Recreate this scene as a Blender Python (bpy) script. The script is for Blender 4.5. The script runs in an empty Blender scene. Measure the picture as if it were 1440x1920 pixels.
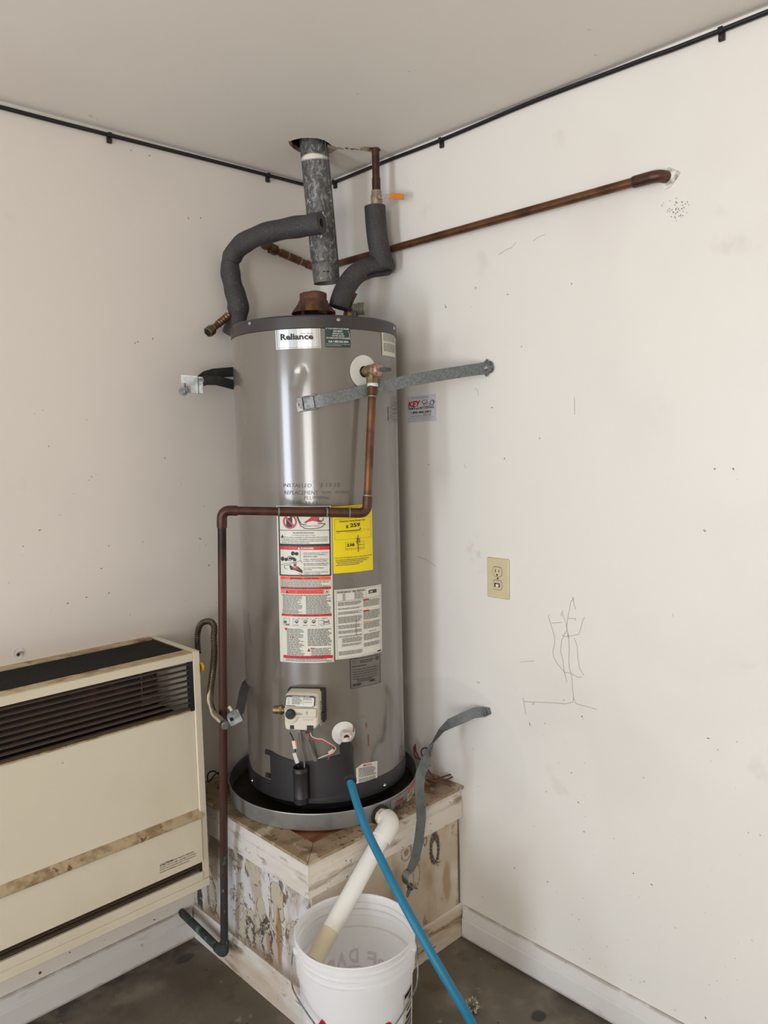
import bpy, bmesh, math, random
from mathutils import Vector as V, Matrix, noise
R = math.radians
rnd = random.Random(7)
S = bpy.context.scene
COL = S.collection

# ------------------------------------------------------------------ camera
cam = bpy.data.cameras.new('camera'); co = bpy.data.objects.new('camera', cam); COL.objects.link(co)
cam.sensor_fit = 'VERTICAL'; cam.sensor_height = 24.0; cam.lens = 1458.0*24/1920; cam.clip_start = .05
yw, pt, rl = R(46.28573), R(5.29287), R(-1.33090)
fw = V((math.cos(pt)*math.cos(yw), math.cos(pt)*math.sin(yw), -math.sin(pt)))
rg = V((math.sin(yw), -math.cos(yw), 0)); up = rg.cross(fw)
r2 = rg*math.cos(rl)+up*math.sin(rl); u2 = up*math.cos(rl)-rg*math.sin(rl)
mw = Matrix((r2, u2, -fw)).transposed().to_4x4(); mw.translation = V((-1.770, -2.146, 1.562))
co.matrix_world = mw; S.camera = co

# ------------------------------------------------------------------ light
S.view_settings.view_transform = 'Standard'; S.view_settings.look = 'None'
S.view_settings.gamma = 1; S.view_settings.use_curve_mapping = False
S.view_settings.exposure = 0.2
W = bpy.data.worlds.new('world'); S.world = W; W.use_nodes = True
W.node_tree.nodes['Background'].inputs[0].default_value = (.75, .87, 1, 1)
W.node_tree.nodes['Background'].inputs[1].default_value = 1.0
def area(name, loc, rot, sx, sy, power, color):
    l = bpy.data.lights.new(name, 'AREA'); l.shape = 'RECTANGLE'; l.size = sx; l.size_y = sy
    l.energy = power; l.color = color
    o = bpy.data.objects.new(name, l); COL.objects.link(o); o.location = loc; o.rotation_euler = rot
    return o
# daylight through the two openings of the garage wall (x = -4.8)
area('daylight_door', (-4.85, -1.2, 1.06), (0, R(-90), 0), 2.1, .75, 50, (.79, .89, 1))
area('daylight_gate', (-4.85, -3.9, 1.06), (0, R(-90), 0), 2.1, 1.35, 73, (1, .97, .94))
# unseen fill lamp outside facing up, added to brighten the ceiling through the openings
area('ceiling_fill', (-6.6, -2.9, .02), (R(180), 0, 0), 3.0, 5.5, 470, (1, .95, .89))
ROOM_X, ROOM_Y, H = -4.8, -6.2, 2.44

# ------------------------------------------------------------------ helpers
def lin(c):
    return tuple(((x/255)/12.92 if x/255 <= .04045 else ((x/255+.055)/1.055)**2.4) for x in c)
def mat(name, base, rough=.5, metal=0.0, layers=(), bump=None, spec=.5, coat=0, trans=0, org=None):
    """layers: dicts c=colour, s=scale, lo, hi, d=detail st=stretch off=offset rg=roughness mt=metal amt, grad=(axis,a,b), ring=(centre,radii,width)"""
    m = bpy.data.materials.new(name); m.use_nodes = True; nt = m.node_tree; N = nt.nodes; L = nt.links
    b = N['Principled BSDF']
    b.inputs['Base Color'].default_value = (*lin(base), 1); b.inputs['Roughness'].default_value = rough
    b.inputs['Metallic'].default_value = metal; b.inputs['Specular IOR Level'].default_value = spec
    b.inputs['Coat Weight'].default_value = coat; b.inputs['Coat Roughness'].default_value = .11
    if trans: b.inputs['Transmission Weight'].default_value = trans
    if not layers and not bump: return m
    tc = N.new('ShaderNodeTexCoord'); co_ = tc.outputs['Object']
    if org:
        ad = N.new('ShaderNodeVectorMath'); L.new(co_, ad.inputs[0]); ad.inputs[1].default_value = org; co_ = ad.outputs[0]
    def math_(op, a, b_=None, clamp=False):
        n = N.new('ShaderNodeMath'); n.operation = op; n.use_clamp = clamp
        for i, x in enumerate((a, b_)):
            if x is None: continue
            if isinstance(x, (int, float)): n.inputs[i].default_value = x
            else: L.new(x, n.inputs[i])
        return n.outputs[0]
    def ramp(x, lo, hi):
        n = N.new('ShaderNodeMapRange'); n.interpolation_type = 'SMOOTHSTEP'
        L.new(x, n.inputs[0]); n.inputs[1].default_value = lo; n.inputs[2].default_value = hi
        return n.outputs[0]
    def nz(s, d=3, st=None, off=0, dist=0):
        mp = N.new('ShaderNodeMapping'); L.new(co_, mp.inputs[0])
        mp.inputs['Location'].default_value = (off, off*1.7, off*.6)
        if st: mp.inputs['Scale'].default_value = st
        n = N.new('ShaderNodeTexNoise'); L.new(mp.outputs[0], n.inputs['Vector'])
        n.inputs['Scale'].default_value = s; n.inputs['Detail'].default_value = d; n.inputs['Distortion'].default_value = dist
        return n.outputs['Fac']
    cur = (*lin(base), 1); rcur = rough; mcur = metal
    def mixin(prev, val, fac, kind):
        n = N.new('ShaderNodeMix'); n.data_type = kind
        i = (6, 7, 2) if kind == 'RGBA' else (2, 3, 0)
        for k, x in ((i[0], prev), (i[1], val)):
            if hasattr(x, 'is_linked'): L.new(x, n.inputs[k])
            else: n.inputs[k].default_value = x
        L.new(fac, n.inputs[0]); return n.outputs[i[2]]
    for k, l in enumerate(layers):
        f = None
        if 'ring' in l:
            cc, rr, w = l['ring']
            mp = N.new('ShaderNodeVectorMath'); mp.operation = 'SUBTRACT'; L.new(co_, mp.inputs[0]); mp.inputs[1].default_value = cc
            dv = N.new('ShaderNodeVectorMath'); dv.operation = 'DIVIDE'; L.new(mp.outputs[0], dv.inputs[0]); dv.inputs[1].default_value = rr
            ln = N.new('ShaderNodeVectorMath'); ln.operation = 'LENGTH'; L.new(dv.outputs[0], ln.inputs[0])
            wob = math_('MULTIPLY', math_('SUBTRACT', nz(l.get('ws', 18), 3, off=k*3.1+1), .5), l.get('wob', .5))
            e = math_('ADD', ln.outputs['Value'], wob)
            if w is None: f = math_('SUBTRACT', 1, ramp(e, l.get('in_', .6), 1.0))
            else: f = math_('SUBTRACT', 1, ramp(math_('ABSOLUTE', math_('SUBTRACT', e, 1)), w*.35, w))
        if 's' in l:
            g = ramp(nz(l['s'], l.get('d', 3), l.get('st'), l.get('off', k*5.3), l.get('dist', 0)), l['lo'], l['hi'])
            f = g if f is None else math_('MULTIPLY', f, g)
        if 's2' in l: f = math_('MULTIPLY', f, ramp(nz(l['s2'], 2, off=k*1.9+4), l['lo2'], l['hi2']))
        if 'grad' in l:
            ax, a0, a1 = l['grad']
            sp = N.new('ShaderNodeSeparateXYZ'); L.new(co_, sp.inputs[0])
            g = ramp(math_('ADD', sp.outputs[ax], math_('MULTIPLY', math_('SUBTRACT', nz(l.get('gs', 9), 4, off=k*2.7), .5), l.get('gw', .08))), a0, a1)
            f = g if f is None else math_('MULTIPLY', f, g)
        f = math_('MULTIPLY', f, l.get('a', 1.0))
        cur = mixin(cur, (*lin(l['c']), 1), f, 'RGBA')
        if 'rg' in l: rcur = mixin(rcur, l['rg'], f, 'FLOAT')
        if 'mt' in l: mcur = mixin(mcur, l['mt'], f, 'FLOAT')
    if hasattr(cur, 'is_linked'): L.new(cur, b.inputs['Base Color'])
    if hasattr(rcur, 'is_linked'): L.new(rcur, b.inputs['Roughness'])
    if hasattr(mcur, 'is_linked'): L.new(mcur, b.inputs['Metallic'])
    if bump:
        bn = N.new('ShaderNodeBump'); bn.inputs['Strength'].default_value = bump[1]; bn.inputs['Distance'].default_value = bump[2]
        L.new(nz(bump[0], 3, bump[3] if len(bump) > 3 else None), bn.inputs['Height']); L.new(bn.outputs[0], b.inputs['Normal'])
    return m

class MB:
    """collects faces of one mesh, with a current material index"""
    def __init__(s): s.v = []; s.f = []; s.m = []; s.mi = 0
    def add(s, vs, fs):
        o = len(s.v); s.v += [V(p) for p in vs]
        for f in fs: s.f.append([i+o for i in f]); s.m.append(s.mi)
        return s
    def box(s, x0, x1, y0, y1, z0, z1):
        return s.obox(V(((x0+x1)/2, (y0+y1)/2, (z0+z1)/2)), V(((x1-x0)/2, 0, 0)), V((0, (y1-y0)/2, 0)), V((0, 0, (z1-z0)/2)))
    def obox(s, c, a, b, d):
        c, a, b, d = V(c), V(a), V(b), V(d)
        vs = [c+a*i+b*j+d*k for i in (-1, 1) for j in (-1, 1) for k in (-1, 1)]
        return s.add(vs, [(0, 1, 3, 2), (4, 6, 7, 5), (0, 4, 5, 1), (2, 3, 7, 6), (0, 2, 6, 4), (1, 5, 7, 3)])
    def tube(s, pts, r, n=12, caps=True, closed=False):
        pts = [V(p) for p in pts]
        if not closed:
            kp = [0]+[i for i in range(1, len(pts)) if (pts[i]-pts[i-1]).length > 1e-5]
            if isinstance(r, (list, tuple)): r = [r[i] for i in kp]
            pts = [pts[i] for i in kp]
        m = len(pts); rs = r if isinstance(r, (list, tuple)) else [r]*m
        T = []
        for i in range(m):
            a = pts[i-1] if (i or closed) else pts[i]; b = pts[(i+1) % m] if (i < m-1 or closed) else pts[i]
            T.append((b-a).normalized())
        ref = V((0, 0, 1)) if abs(T[0].z) < .9 else V((1, 0, 0))
        x = T[0].cross(ref).normalized(); vs = []
        for i in range(m):
            x = (x - T[i]*x.dot(T[i])).normalized(); y = T[i].cross(x)
            vs += [pts[i]+(x*math.cos(2*math.pi*k/n)+y*math.sin(2*math.pi*k/n))*rs[i] for k in range(n)]
        fs = []
        for i in range(m if closed else m-1):
            j = (i+1) % m
            fs += [(i*n+k, i*n+(k+1) % n, j*n+(k+1) % n, j*n+k) for k in range(n)]
        if caps and not closed: fs += [tuple(range(n))[::-1], tuple((m-1)*n+k for k in range(n))]
        return s.add(vs, fs)
    def lathe(s, o, ax, prof, n=24, cap=False):
        """prof: (radius, height along axis)"""
        o, ax = V(o), V(ax).normalized(); ref = V((0, 0, 1)) if abs(ax.z) < .9 else V((1, 0, 0))
        x = ax.cross(ref).normalized(); y = ax.cross(x); vs = []
        for r, h in prof: vs += [o+ax*h+(x*math.cos(2*math.pi*k/n)+y*math.sin(2*math.pi*k/n))*r for k in range(n)]
        fs = []
        for i in range(len(prof)-1): fs += [(i*n+k, i*n+(k+1) % n, (i+1)*n+(k+1) % n, (i+1)*n+k) for k in range(n)]
        if cap: fs += [tuple(range(n))[::-1], tuple((len(prof)-1)*n+k for k in range(n))]
        return s.add(vs, fs)
    def prism(s, poly, d):
        n = len(poly); d = V(d); vs = [V(p) for p in poly]+[V(p)+d for p in poly]
        return s.add(vs, [tuple(range(n))[::-1], tuple(range(n, 2*n))]+[(i, (i+1) % n, n+(i+1) % n, n+i) for i in range(n)])
    def band(s, pts, wid, up_, th=.0012):
        """flat metal band along pts; wid, up_ per point or constant (up_ = width direction)"""
        pts = [V(p) for p in pts]; m = len(pts); vs = []
        for i in range(m):
            t = (pts[min(i+1, m-1)]-pts[max(i-1, 0)]).normalized()
            u = V(up_[i]) if isinstance(up_, list) else V(up_)
            u = (u-t*u.dot(t)).normalized(); nn = t.cross(u)
            w = (wid[i] if isinstance(wid, list) else wid)/2
            vs += [pts[i]+u*w+nn*th, pts[i]+u*w-nn*th, pts[i]-u*w-nn*th, pts[i]-u*w+nn*th]
        fs = [(0, 1, 2, 3), tuple(4*(m-1)+k for k in (3, 2, 1, 0))]
        for i in range(m-1): fs += [(4*i+k, 4*i+4+k, 4*i+4+(k+1) % 4, 4*i+(k+1) % 4) for k in range(4)]
        return s.add(vs, fs)
ORG = {}
def obj(name, mb, mats, parent=None, loc=None, smooth=True, bevel=0, ang=35, **tags):
    me = bpy.data.meshes.new(name); org = ORG[parent.name] if parent else V(loc or (0, 0, 0))
    me.from_pydata([p-org for p in mb.v], [], mb.f)
    for m in (mats if isinstance(mats, (list, tuple)) else [mats]): me.materials.append(m)
    me.polygons.foreach_set('material_index', mb.m); me.validate()
    bm = bmesh.new(); bm.from_mesh(me); bmesh.ops.recalc_face_normals(bm, faces=bm.faces); bm.to_mesh(me); bm.free()
    if smooth:
        me.polygons.foreach_set('use_smooth', [True]*len(me.polygons)); me.set_sharp_from_angle(angle=R(ang))
    o = bpy.data.objects.new(name, me); COL.objects.link(o)
    if parent: o.parent = parent
    else: o.location = org
    ORG[o.name] = org
    if bevel:
        bv = o.modifiers.new('bevel', 'BEVEL'); bv.width = bevel; bv.segments = 2; bv.limit_method = 'ANGLE'; bv.angle_limit = R(40)
    for k, v in tags.items(): o[k] = v
    return o
def thing(name, loc, label, category, **tags):
    o = bpy.data.objects.new(name, None); COL.objects.link(o); o.location = loc; o.empty_display_size = .05
    ORG[o.name] = V(loc); o['label'] = label; o['category'] = category
    for k, v in tags.items(): o[k] = v
    return o
def smoothpath(pts, k=6):
    pts = [V(p) for p in pts]; out = []
    for i in range(len(pts)-1):
        p0, p1, p2, p3 = pts[max(i-1, 0)], pts[i], pts[i+1], pts[min(i+2, len(pts)-1)]
        for j in range(k):
            t = j/k
            out.append(.5*((2*p1)+(p2-p0)*t+(2*p0-5*p1+4*p2-p3)*t*t+(3*p1-p0-3*p2+p3)*t**3))
    out.append(pts[-1]); return out
def resample(pts, step):
    pts = [V(p) for p in pts]; out = [pts[0]]; acc = 0
    for a, b in zip(pts, pts[1:]):
        d = (b-a).length; t = step-acc
        while t <= d: out.append(a.lerp(b, t/d)); t += step
        acc = (acc+d) % step
    return out
def bend(pts, rad, k=5):
    """polyline with rounded corners"""
    pts = [V(p) for p in pts]; out = [pts[0]]
    for a, b, c in zip(pts, pts[1:], pts[2:]):
        p = b+(a-b).normalized()*rad; q = b+(c-b).normalized()*rad
        out += [(p*(1-t)+b*t)*(1-t)+(b*(1-t)+q*t)*t for t in [i/k for i in range(k+1)]]
    return out+[pts[-1]]
# lettering: glyph outlines of Blender's built-in font as flat triangles
_tx = {}
def glyphs(s, bold=0, italic=0):
    key = (s, bold, italic)
    if key in _tx: return _tx[key]
    c = bpy.data.curves.new('t', 'FONT'); c.body = s; c.resolution_u = 2; c.offset = bold; c.shear = italic
    o = bpy.data.objects.new('t', c); COL.objects.link(o)
    me = o.evaluated_get(bpy.context.evaluated_depsgraph_get()).to_mesh()
    vs = [(v.co.x, v.co.y) for v in me.vertices]; fs = [tuple(p.vertices) for p in me.polygons]
    o.to_mesh_clear(); bpy.data.objects.remove(o); bpy.data.curves.remove(c)
    x0, x1 = min(v[0] for v in vs), max(v[0] for v in vs); y0, y1 = min(v[1] for v in vs), max(v[1] for v in vs)
    _tx[key] = ([((x-x0)/(x1-x0), (y1-y)/(y1-y0)) for x, y in vs], fs); return _tx[key]
class Lab:
    """flat print: u right, v down, both 0..1, mapped onto the surface by mp(u, v, lift)"""
    STEP = .0004
    def __init__(s, mp, mats, nu=8): s.mp = mp; s.mats = mats; s.names = list(mats); s.mb = MB(); s.nu = nu
    def _m(s, m): s.mb.mi = s.names.index(m)
    def rect(s, u0, v0, u1, v1, m, d=1, nu=None):
        s._m(m); n = nu or max(1, round(s.nu*abs(u1-u0))); vs = []
        for i in range(n+1):
            u = u0+(u1-u0)*i/n; vs += [s.mp(u, v0, d*s.STEP), s.mp(u, v1, d*s.STEP)]
        s.mb.add(vs, [(2*i, 2*i+1, 2*i+3, 2*i+2) for i in range(n)]); return s
    def frame(s, u0, v0, u1, v1, wu, wv, m, d=2):
        s.rect(u0, v0, u1, v0+wv, m, d); s.rect(u0, v1-wv, u1, v1, m, d); s.rect(u0, v0+wv, u0+wu, v1-wv, m, d); s.rect(u1-wu, v0+wv, u1, v1-wv, m, d); return s
    def poly(s, pts, m, d=2): s._m(m); s.mb.add([s.mp(u, v, d*s.STEP) for u, v in pts], [tuple(range(len(pts)))]); return s
    def text(s, t, u0, v0, u1, v1, m, d=3, bold=0, italic=0, mirror=False):
        s._m(m); vs, fs = glyphs(t, bold, italic)
        s.mb.add([s.mp(u0+(u1-u0)*((1-x) if mirror else x), v0+(v1-v0)*y, d*s.STEP) for x, y in vs], fs); return s
    def lines(s, u0, v0, u1, v1, n, m, fill=.5, d=2, word=.07, rag=.25):
        h = (v1-v0)/n
        for i in range(n):
            u = u0; end = u1-(rnd.random()**2)*rag*(u1-u0)
            while u < end:
                w = min(word*(.4+1.2*rnd.random()), end-u)
                s.rect(u, v0+i*h+h*(1-fill)/2, u+w*.86, v0+(i+1)*h-h*(1-fill)/2, m, d, 1); u += w
        return s
    def ring(s, cu, cv, ru, rv, w, m, d=3, n=24, a0=0, a1=360):
        s._m(m); vs = []
        for i in range(n+1):
            a = R(a0+(a1-a0)*i/n)
            for k in (1, 1-w): vs.append(s.mp(cu+ru*k*math.cos(a), cv+rv*k*math.sin(a), d*s.STEP))
        s.mb.add(vs, [(2*i, 2*i+1, 2*i+3, 2*i+2) for i in range(n)]); return s
    def disc(s, cu, cv, ru, rv, m, d=3, n=20): return s.poly([(cu+ru*math.cos(2*math.pi*i/n), cv+rv*math.sin(2*math.pi*i/n)) for i in range(n)], m, d)
    def stroke(s, pts, w, m, d=3, asp=1.0):
        s._m(m)
        for (a, b), (c, e) in zip(pts, pts[1:]):
            l = math.hypot(c-a, (e-b)/asp) or 1; nx, ny = -(e-b)/asp/l*w/2, (c-a)/l*w/2*asp
            s.mb.add([s.mp(x, y, d*s.STEP) for x, y in ((a+nx, b+ny), (c+nx, e+ny), (c-nx, e-ny), (a-nx, b-ny))], [(0, 1, 2, 3)])
        return s
    def make(s, name, parent=None, **k): return obj(name, s.mb, [s.mats[n] for n in s.names], parent, smooth=False, **k)
TC = V((-.2855, -.3115, 0)); TR = .2415                      # axis and radius of the tank
def cyl(th, z, r=TR): return V((TC.x+r*math.cos(R(th)), TC.y+r*math.sin(R(th)), z))
def tankmap(tl, tr, br, bl, r=TR):
    def mp(u, v, d):
        a = [tl[i]*(1-u)+tr[i]*u for i in (0, 1)]; b = [bl[i]*(1-u)+br[i]*u for i in (0, 1)]
        return cyl(a[0]*(1-v)+b[0]*v, a[1]*(1-v)+b[1]*v, r+.0013+d)
    return mp
def flatmap(tl, tr, br, bl, nrm):
    tl, tr, br, bl, nrm = V(tl), V(tr), V(br), V(bl), V(nrm)
    return lambda u, v, d: (tl*(1-u)+tr*u)*(1-v)+(bl*(1-u)+br*u)*v+nrm*(d+.0002)
def frame(th):
    a = R(th); return V((math.cos(a), math.sin(a), 0)), V((-math.sin(a), math.cos(a), 0))

# ------------------------------------------------------------------ materials
STAND = (-.305, -.31, 0); FLUE = (-.262, -.330, 2.09); PIPE = (-.645, -.25, 0)
FX, FY = -.610, -.620                                         # outer faces of the heater stand
PAINT = (229, 221, 212)
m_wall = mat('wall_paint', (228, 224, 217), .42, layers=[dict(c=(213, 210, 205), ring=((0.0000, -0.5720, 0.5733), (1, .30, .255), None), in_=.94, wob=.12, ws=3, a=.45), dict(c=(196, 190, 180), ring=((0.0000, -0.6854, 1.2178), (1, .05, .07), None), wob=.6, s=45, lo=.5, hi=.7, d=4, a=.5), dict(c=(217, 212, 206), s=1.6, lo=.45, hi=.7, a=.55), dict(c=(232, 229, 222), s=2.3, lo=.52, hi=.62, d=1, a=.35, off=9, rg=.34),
    dict(c=(186, 176, 164), s=7, lo=.66, hi=.8, d=6, a=.28), dict(c=(90, 82, 76), s=60, lo=.79, hi=.8, d=2, a=.4)], bump=(140, .05, .002))
m_wall_l = mat('wall_paint_left', PAINT, .5, layers=[dict(c=(214, 207, 199), s=1.3, lo=.42, hi=.7, a=.6), dict(c=(184, 172, 160), s=6, lo=.66, hi=.82, d=6, a=.3),
    dict(c=(90, 82, 76), s=48, lo=.785, hi=.8, d=2, a=.5)], bump=(140, .05, .002))
m_ceil = mat('ceiling_paint', (232, 225, 216), .6, layers=[dict(c=(222, 213, 203), s=2, lo=.4, hi=.75, a=.5), dict(c=(140, 120, 100), s=30, lo=.76, hi=.8, d=2, a=.35)], bump=(90, .06, .003))
m_floor = mat('concrete', (104, 95, 82), .5, layers=[dict(c=(80, 70, 58), s=3.2, lo=.4, hi=.66, d=7), dict(c=(138, 128, 112), s=7, lo=.52, hi=.74, d=8, a=.7, off=3), dict(c=(82, 66, 50), s=14, lo=.54, hi=.7, d=8, a=.6, off=21),
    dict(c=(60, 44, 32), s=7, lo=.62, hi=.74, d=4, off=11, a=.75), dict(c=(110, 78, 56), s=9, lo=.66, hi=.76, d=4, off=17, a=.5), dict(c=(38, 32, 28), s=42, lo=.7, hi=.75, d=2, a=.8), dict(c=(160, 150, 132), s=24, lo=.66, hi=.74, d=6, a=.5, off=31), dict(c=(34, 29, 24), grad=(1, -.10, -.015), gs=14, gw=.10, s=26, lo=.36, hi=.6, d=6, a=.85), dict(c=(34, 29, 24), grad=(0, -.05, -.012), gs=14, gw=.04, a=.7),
    dict(c=(36, 31, 27), ring=((-0.6850, -0.0842, 0.0000), (.036, .024, 1), None), wob=.35, ws=30, a=.85, rg=.3),
    dict(c=(44, 36, 30), ring=((-0.1295, -0.9900, 0.0000), (.028, .024, 1), None), wob=.3, ws=40, a=.9)], bump=(60, .25, .004))
m_trim = mat('trim_paint', (216, 213, 209), .45, layers=[dict(c=(146, 130, 116), grad=(2, .091, .096), gw=.004, gs=30, s=20, lo=.25, hi=.55, d=5, a=.65), dict(c=(150, 136, 122), grad=(2, .010, .0), gw=.012, gs=30, a=.7), dict(c=(176, 164, 150), s=9, lo=.6, hi=.8, d=6, st=(1, 1, 3), a=.55), dict(c=(120, 100, 84), s=24, lo=.7, hi=.78, d=3, a=.6)], bump=(80, .08, .002))
m_copper = mat('copper', (122, 84, 60), .38, .7, layers=[dict(c=(84, 57, 42), s=14, lo=.38, hi=.66, d=4, rg=.5), dict(c=(66, 56, 46), s=40, lo=.6, hi=.75, a=.7, rg=.6)])
m_copper_dk = mat('tarnished_copper', (98, 68, 56), .42, .65, layers=[dict(c=(66, 44, 40), s=10, lo=.4, hi=.62, d=4), dict(c=(58, 64, 54), s=26, lo=.66, hi=.76, a=.6, rg=.7)])
m_copper_pat = mat('patinated_copper', (78, 54, 46), .5, .6, layers=[dict(c=(46, 52, 52), s=12, lo=.4, hi=.6, d=4, grad=(2, .52, .34), rg=.7, mt=.2), dict(c=(100, 138, 126), s=60, lo=.6, hi=.68, d=4, st=(1, 1, .4), grad=(2, .5, .22), rg=.85, mt=0.0),
    dict(c=(28, 26, 26), s=7, lo=.5, hi=.6, grad=(2, 1.22, 1.3), st=(1, 1, .3))], org=PIPE)
m_verd = mat('verdigris', (54, 66, 62), .75, .2, layers=[dict(c=(112, 142, 131), s=34, lo=.56, hi=.68, d=6, a=.7), dict(c=(36, 38, 36), s=24, lo=.5, hi=.65, d=5), dict(c=(92, 50, 36), s=11, lo=.68, hi=.74)])
m_solder = mat('solder', (140, 138, 130), .5, .6)
m_brass = mat('brass', (140, 122, 84), .4, .8, layers=[dict(c=(96, 82, 56), s=30, lo=.45, hi=.65)])
m_brass_dk = mat('dull_brass', (112, 96, 66), .5, .7, layers=[dict(c=(74, 64, 50), s=30, lo=.45, hi=.65)])
m_galv = mat('galvanised_steel', (130, 132, 130), .45, .6, layers=[dict(c=(104, 108, 108), s=90, lo=.42, hi=.6, d=2), dict(c=(150, 154, 154), s=18, lo=.62, hi=.68, d=2, off=4)])
m_flue = mat('weathered_galvanised', (104, 103, 100), .55, .3, layers=[dict(c=(80, 80, 79), s=85, lo=.42, hi=.55, d=3, st=(1, 1, .7)), dict(c=(134, 133, 130), s=100, lo=.56, hi=.62, d=3, st=(1, 1, .6), off=9), dict(c=(180, 181, 178), s=80, lo=.66, hi=.7, d=3, st=(1, 1, .6), off=3),
    dict(c=(106, 104, 88), s=12, lo=.35, hi=.5, grad=(2, 2.10, 2.075), gw=.01), dict(c=(226, 218, 204), ring=((-0.2335, -0.2694, 2.4067), (.05, .05, .011), None), wob=.3, ws=30, mt=0.0, rg=.6)], org=FLUE)
m_zinc = mat('zinc_strap', (128, 134, 134), .45, .7, layers=[dict(c=(112, 118, 120), s=160, lo=.4, hi=.6, d=2), dict(c=(144, 150, 150), s=260, lo=.58, hi=.7, d=2)])
m_strap_dk = mat('dark_strap', (78, 82, 82), .5, .4, layers=[dict(c=(104, 98, 84), s=30, lo=.55, hi=.7)]); m_strap_gr = mat('grey_strap', (112, 117, 117), .5, .4, layers=[dict(c=(98, 103, 103), s=40, lo=.45, hi=.65)])
m_chrome = mat('bright_steel', (190, 190, 186), .25, .95)
m_black = mat('black_plastic', (30, 29, 30), .5)
m_cable = mat('black_cable', (20, 19, 20), .42)
m_foam = mat('foam_insulation', (54, 52, 53), .68, layers=[dict(c=(64, 62, 63), s=9, lo=.45, hi=.7, d=3), dict(c=(100, 98, 98), s=240, lo=.6, hi=.7, d=2, a=.7)], bump=(260, .5, .003))
m_void = mat('dark_inside', (12, 11, 10), .9)
m_tank = mat('taupe_enamel', (109, 102, 93), .26, layers=[dict(c=(103, 96, 88), s=3, lo=.4, hi=.7)], coat=1.0, spec=.8)
m_tankdk = mat('dark_grey_enamel', (54, 50, 51), .38)
m_doorblk = mat('charcoal_steel', (38, 36, 38), .45)
m_rust = mat('rusty_steel', (92, 62, 48), .7, .3, layers=[dict(c=(122, 88, 54), s=16, lo=.5, hi=.62, d=4), dict(c=(64, 48, 42), s=22, lo=.5, hi=.64, d=3), dict(c=(150, 126, 70), s=12, lo=.62, hi=.68, off=6)])
m_alu = mat('aluminium_pan', (160, 160, 157), .42, .55, layers=[dict(c=(138, 136, 132), s=14, lo=.45, hi=.7, d=5, rg=.55)])
m_pandirt = mat('rusty_pan_floor', (40, 34, 26), .6, layers=[dict(c=(66, 50, 34), s=10, lo=.5, hi=.7, d=4)])
m_whiteplas = mat('white_plastic', (214, 212, 206), .4)
m_pvc = mat('pvc', (232, 229, 222), .35, layers=[dict(c=(206, 198, 182), s=10, lo=.55, hi=.75, d=4)])
m_pvc_old = mat('stained_pvc', (210, 196, 168), .45)
m_bucket = mat('white_bucket_plastic', (250, 250, 252), .32, spec=.4)
_n = m_bucket.node_tree; _t = _n.nodes.new('ShaderNodeBsdfTranslucent'); _t.inputs[0].default_value = (.98, .98, .98, 1); _x = _n.nodes.new('ShaderNodeMixShader'); _x.inputs[0].default_value = .42
_n.links.new(_n.nodes['Principled BSDF'].outputs[0], _x.inputs[1]); _n.links.new(_t.outputs[0], _x.inputs[2]); _n.links.new(_x.outputs[0], _n.nodes['Material Output'].inputs[0])
m_hose = mat('teal_blue_hose', (16, 112, 146), .5, layers=[dict(c=(14, 84, 112), s=16, lo=.6, hi=.75, d=4, a=.7), dict(c=(40, 44, 50), s=26, lo=.74, hi=.8, d=3, a=.8)])
m_rubber = mat('black_rubber', (34, 33, 34), .6)
m_cream = mat('cream_enamel', (218, 208, 187), .5, layers=[dict(c=(211, 200, 177), s=3, lo=.45, hi=.7), dict(c=(120, 88, 60), s=26, lo=.73, hi=.79, d=3, a=.5)], bump=(70, .25, .0015, (1, 1, 2.2)))
m_creamrust = mat('rusted_cream_enamel', (196, 180, 146), .55, layers=[dict(c=(168, 142, 106), s=12, lo=.42, hi=.66, d=7), dict(c=(132, 86, 48), s=30, lo=.5, hi=.62, d=7, st=(.5, 1, 1), s2=6, lo2=.45, hi2=.6)])
m_dusty = mat('dusty_ledge', (176, 158, 126), .85, layers=[dict(c=(138, 116, 84), s=26, lo=.42, hi=.62, d=7), dict(c=(108, 84, 58), s=60, lo=.58, hi=.68, d=5, s2=7, lo2=.5, hi2=.6)])
m_grille = mat('brown_grille_metal', (92, 76, 64), .5, .3)
m_grilletop = mat('black_grille_metal', (40, 38, 37), .5, .3)
m_innards = mat('heater_innards', (26, 18, 18), .8, layers=[dict(c=(62, 36, 34), s=9, lo=.58, hi=.66)])
m_mesh = mat('grey_sheet_metal', (172, 168, 156), .5, .2)
m_beige = mat('beige_plastic', (206, 193, 156), .4)
m_yellow = mat('yellow_plastic', (206, 160, 20), .4)
m_orange = mat('orange_vinyl', (204, 124, 26), .45)
m_valve = mat('ivory_valve_plastic', (206, 196, 178), .4)
m_redwire = mat('red_wire', (196, 60, 84), .5); m_whitewire = mat('white_wire', (222, 214, 196), .5)
m_brownwire = mat('brown_wire', (92, 48, 40), .5)
m_clear = mat('clear_tube', (200, 200, 196), .1, trans=.85)
m_paper = mat('label_paper', (212, 209, 196), .35); m_ink = mat('black_ink', (28, 26, 26), .5); m_grey = mat('grey_ink', (92, 90, 86), .5)
m_red = mat('red_ink', (196, 16, 44), .4); m_orangeink = mat('orange_ink', (232, 76, 18), .4); m_yell = mat('yellow_paper', (234, 208, 8), .4)
m_green = mat('green_label', (40, 66, 58), .35); m_white = mat('white_ink', (226, 224, 216), .4); m_silver = mat('silver_foil', (196, 200, 202), .22, .9)
m_maroon = mat('maroon_ink', (112, 14, 34), .4); m_scuff = mat('scuff', (128, 121, 115), .7); m_pencil = mat('pencil_line', (152, 149, 144), .7); m_mauve = mat('print_seen_through_plastic', (208, 198, 200), .4)
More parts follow.
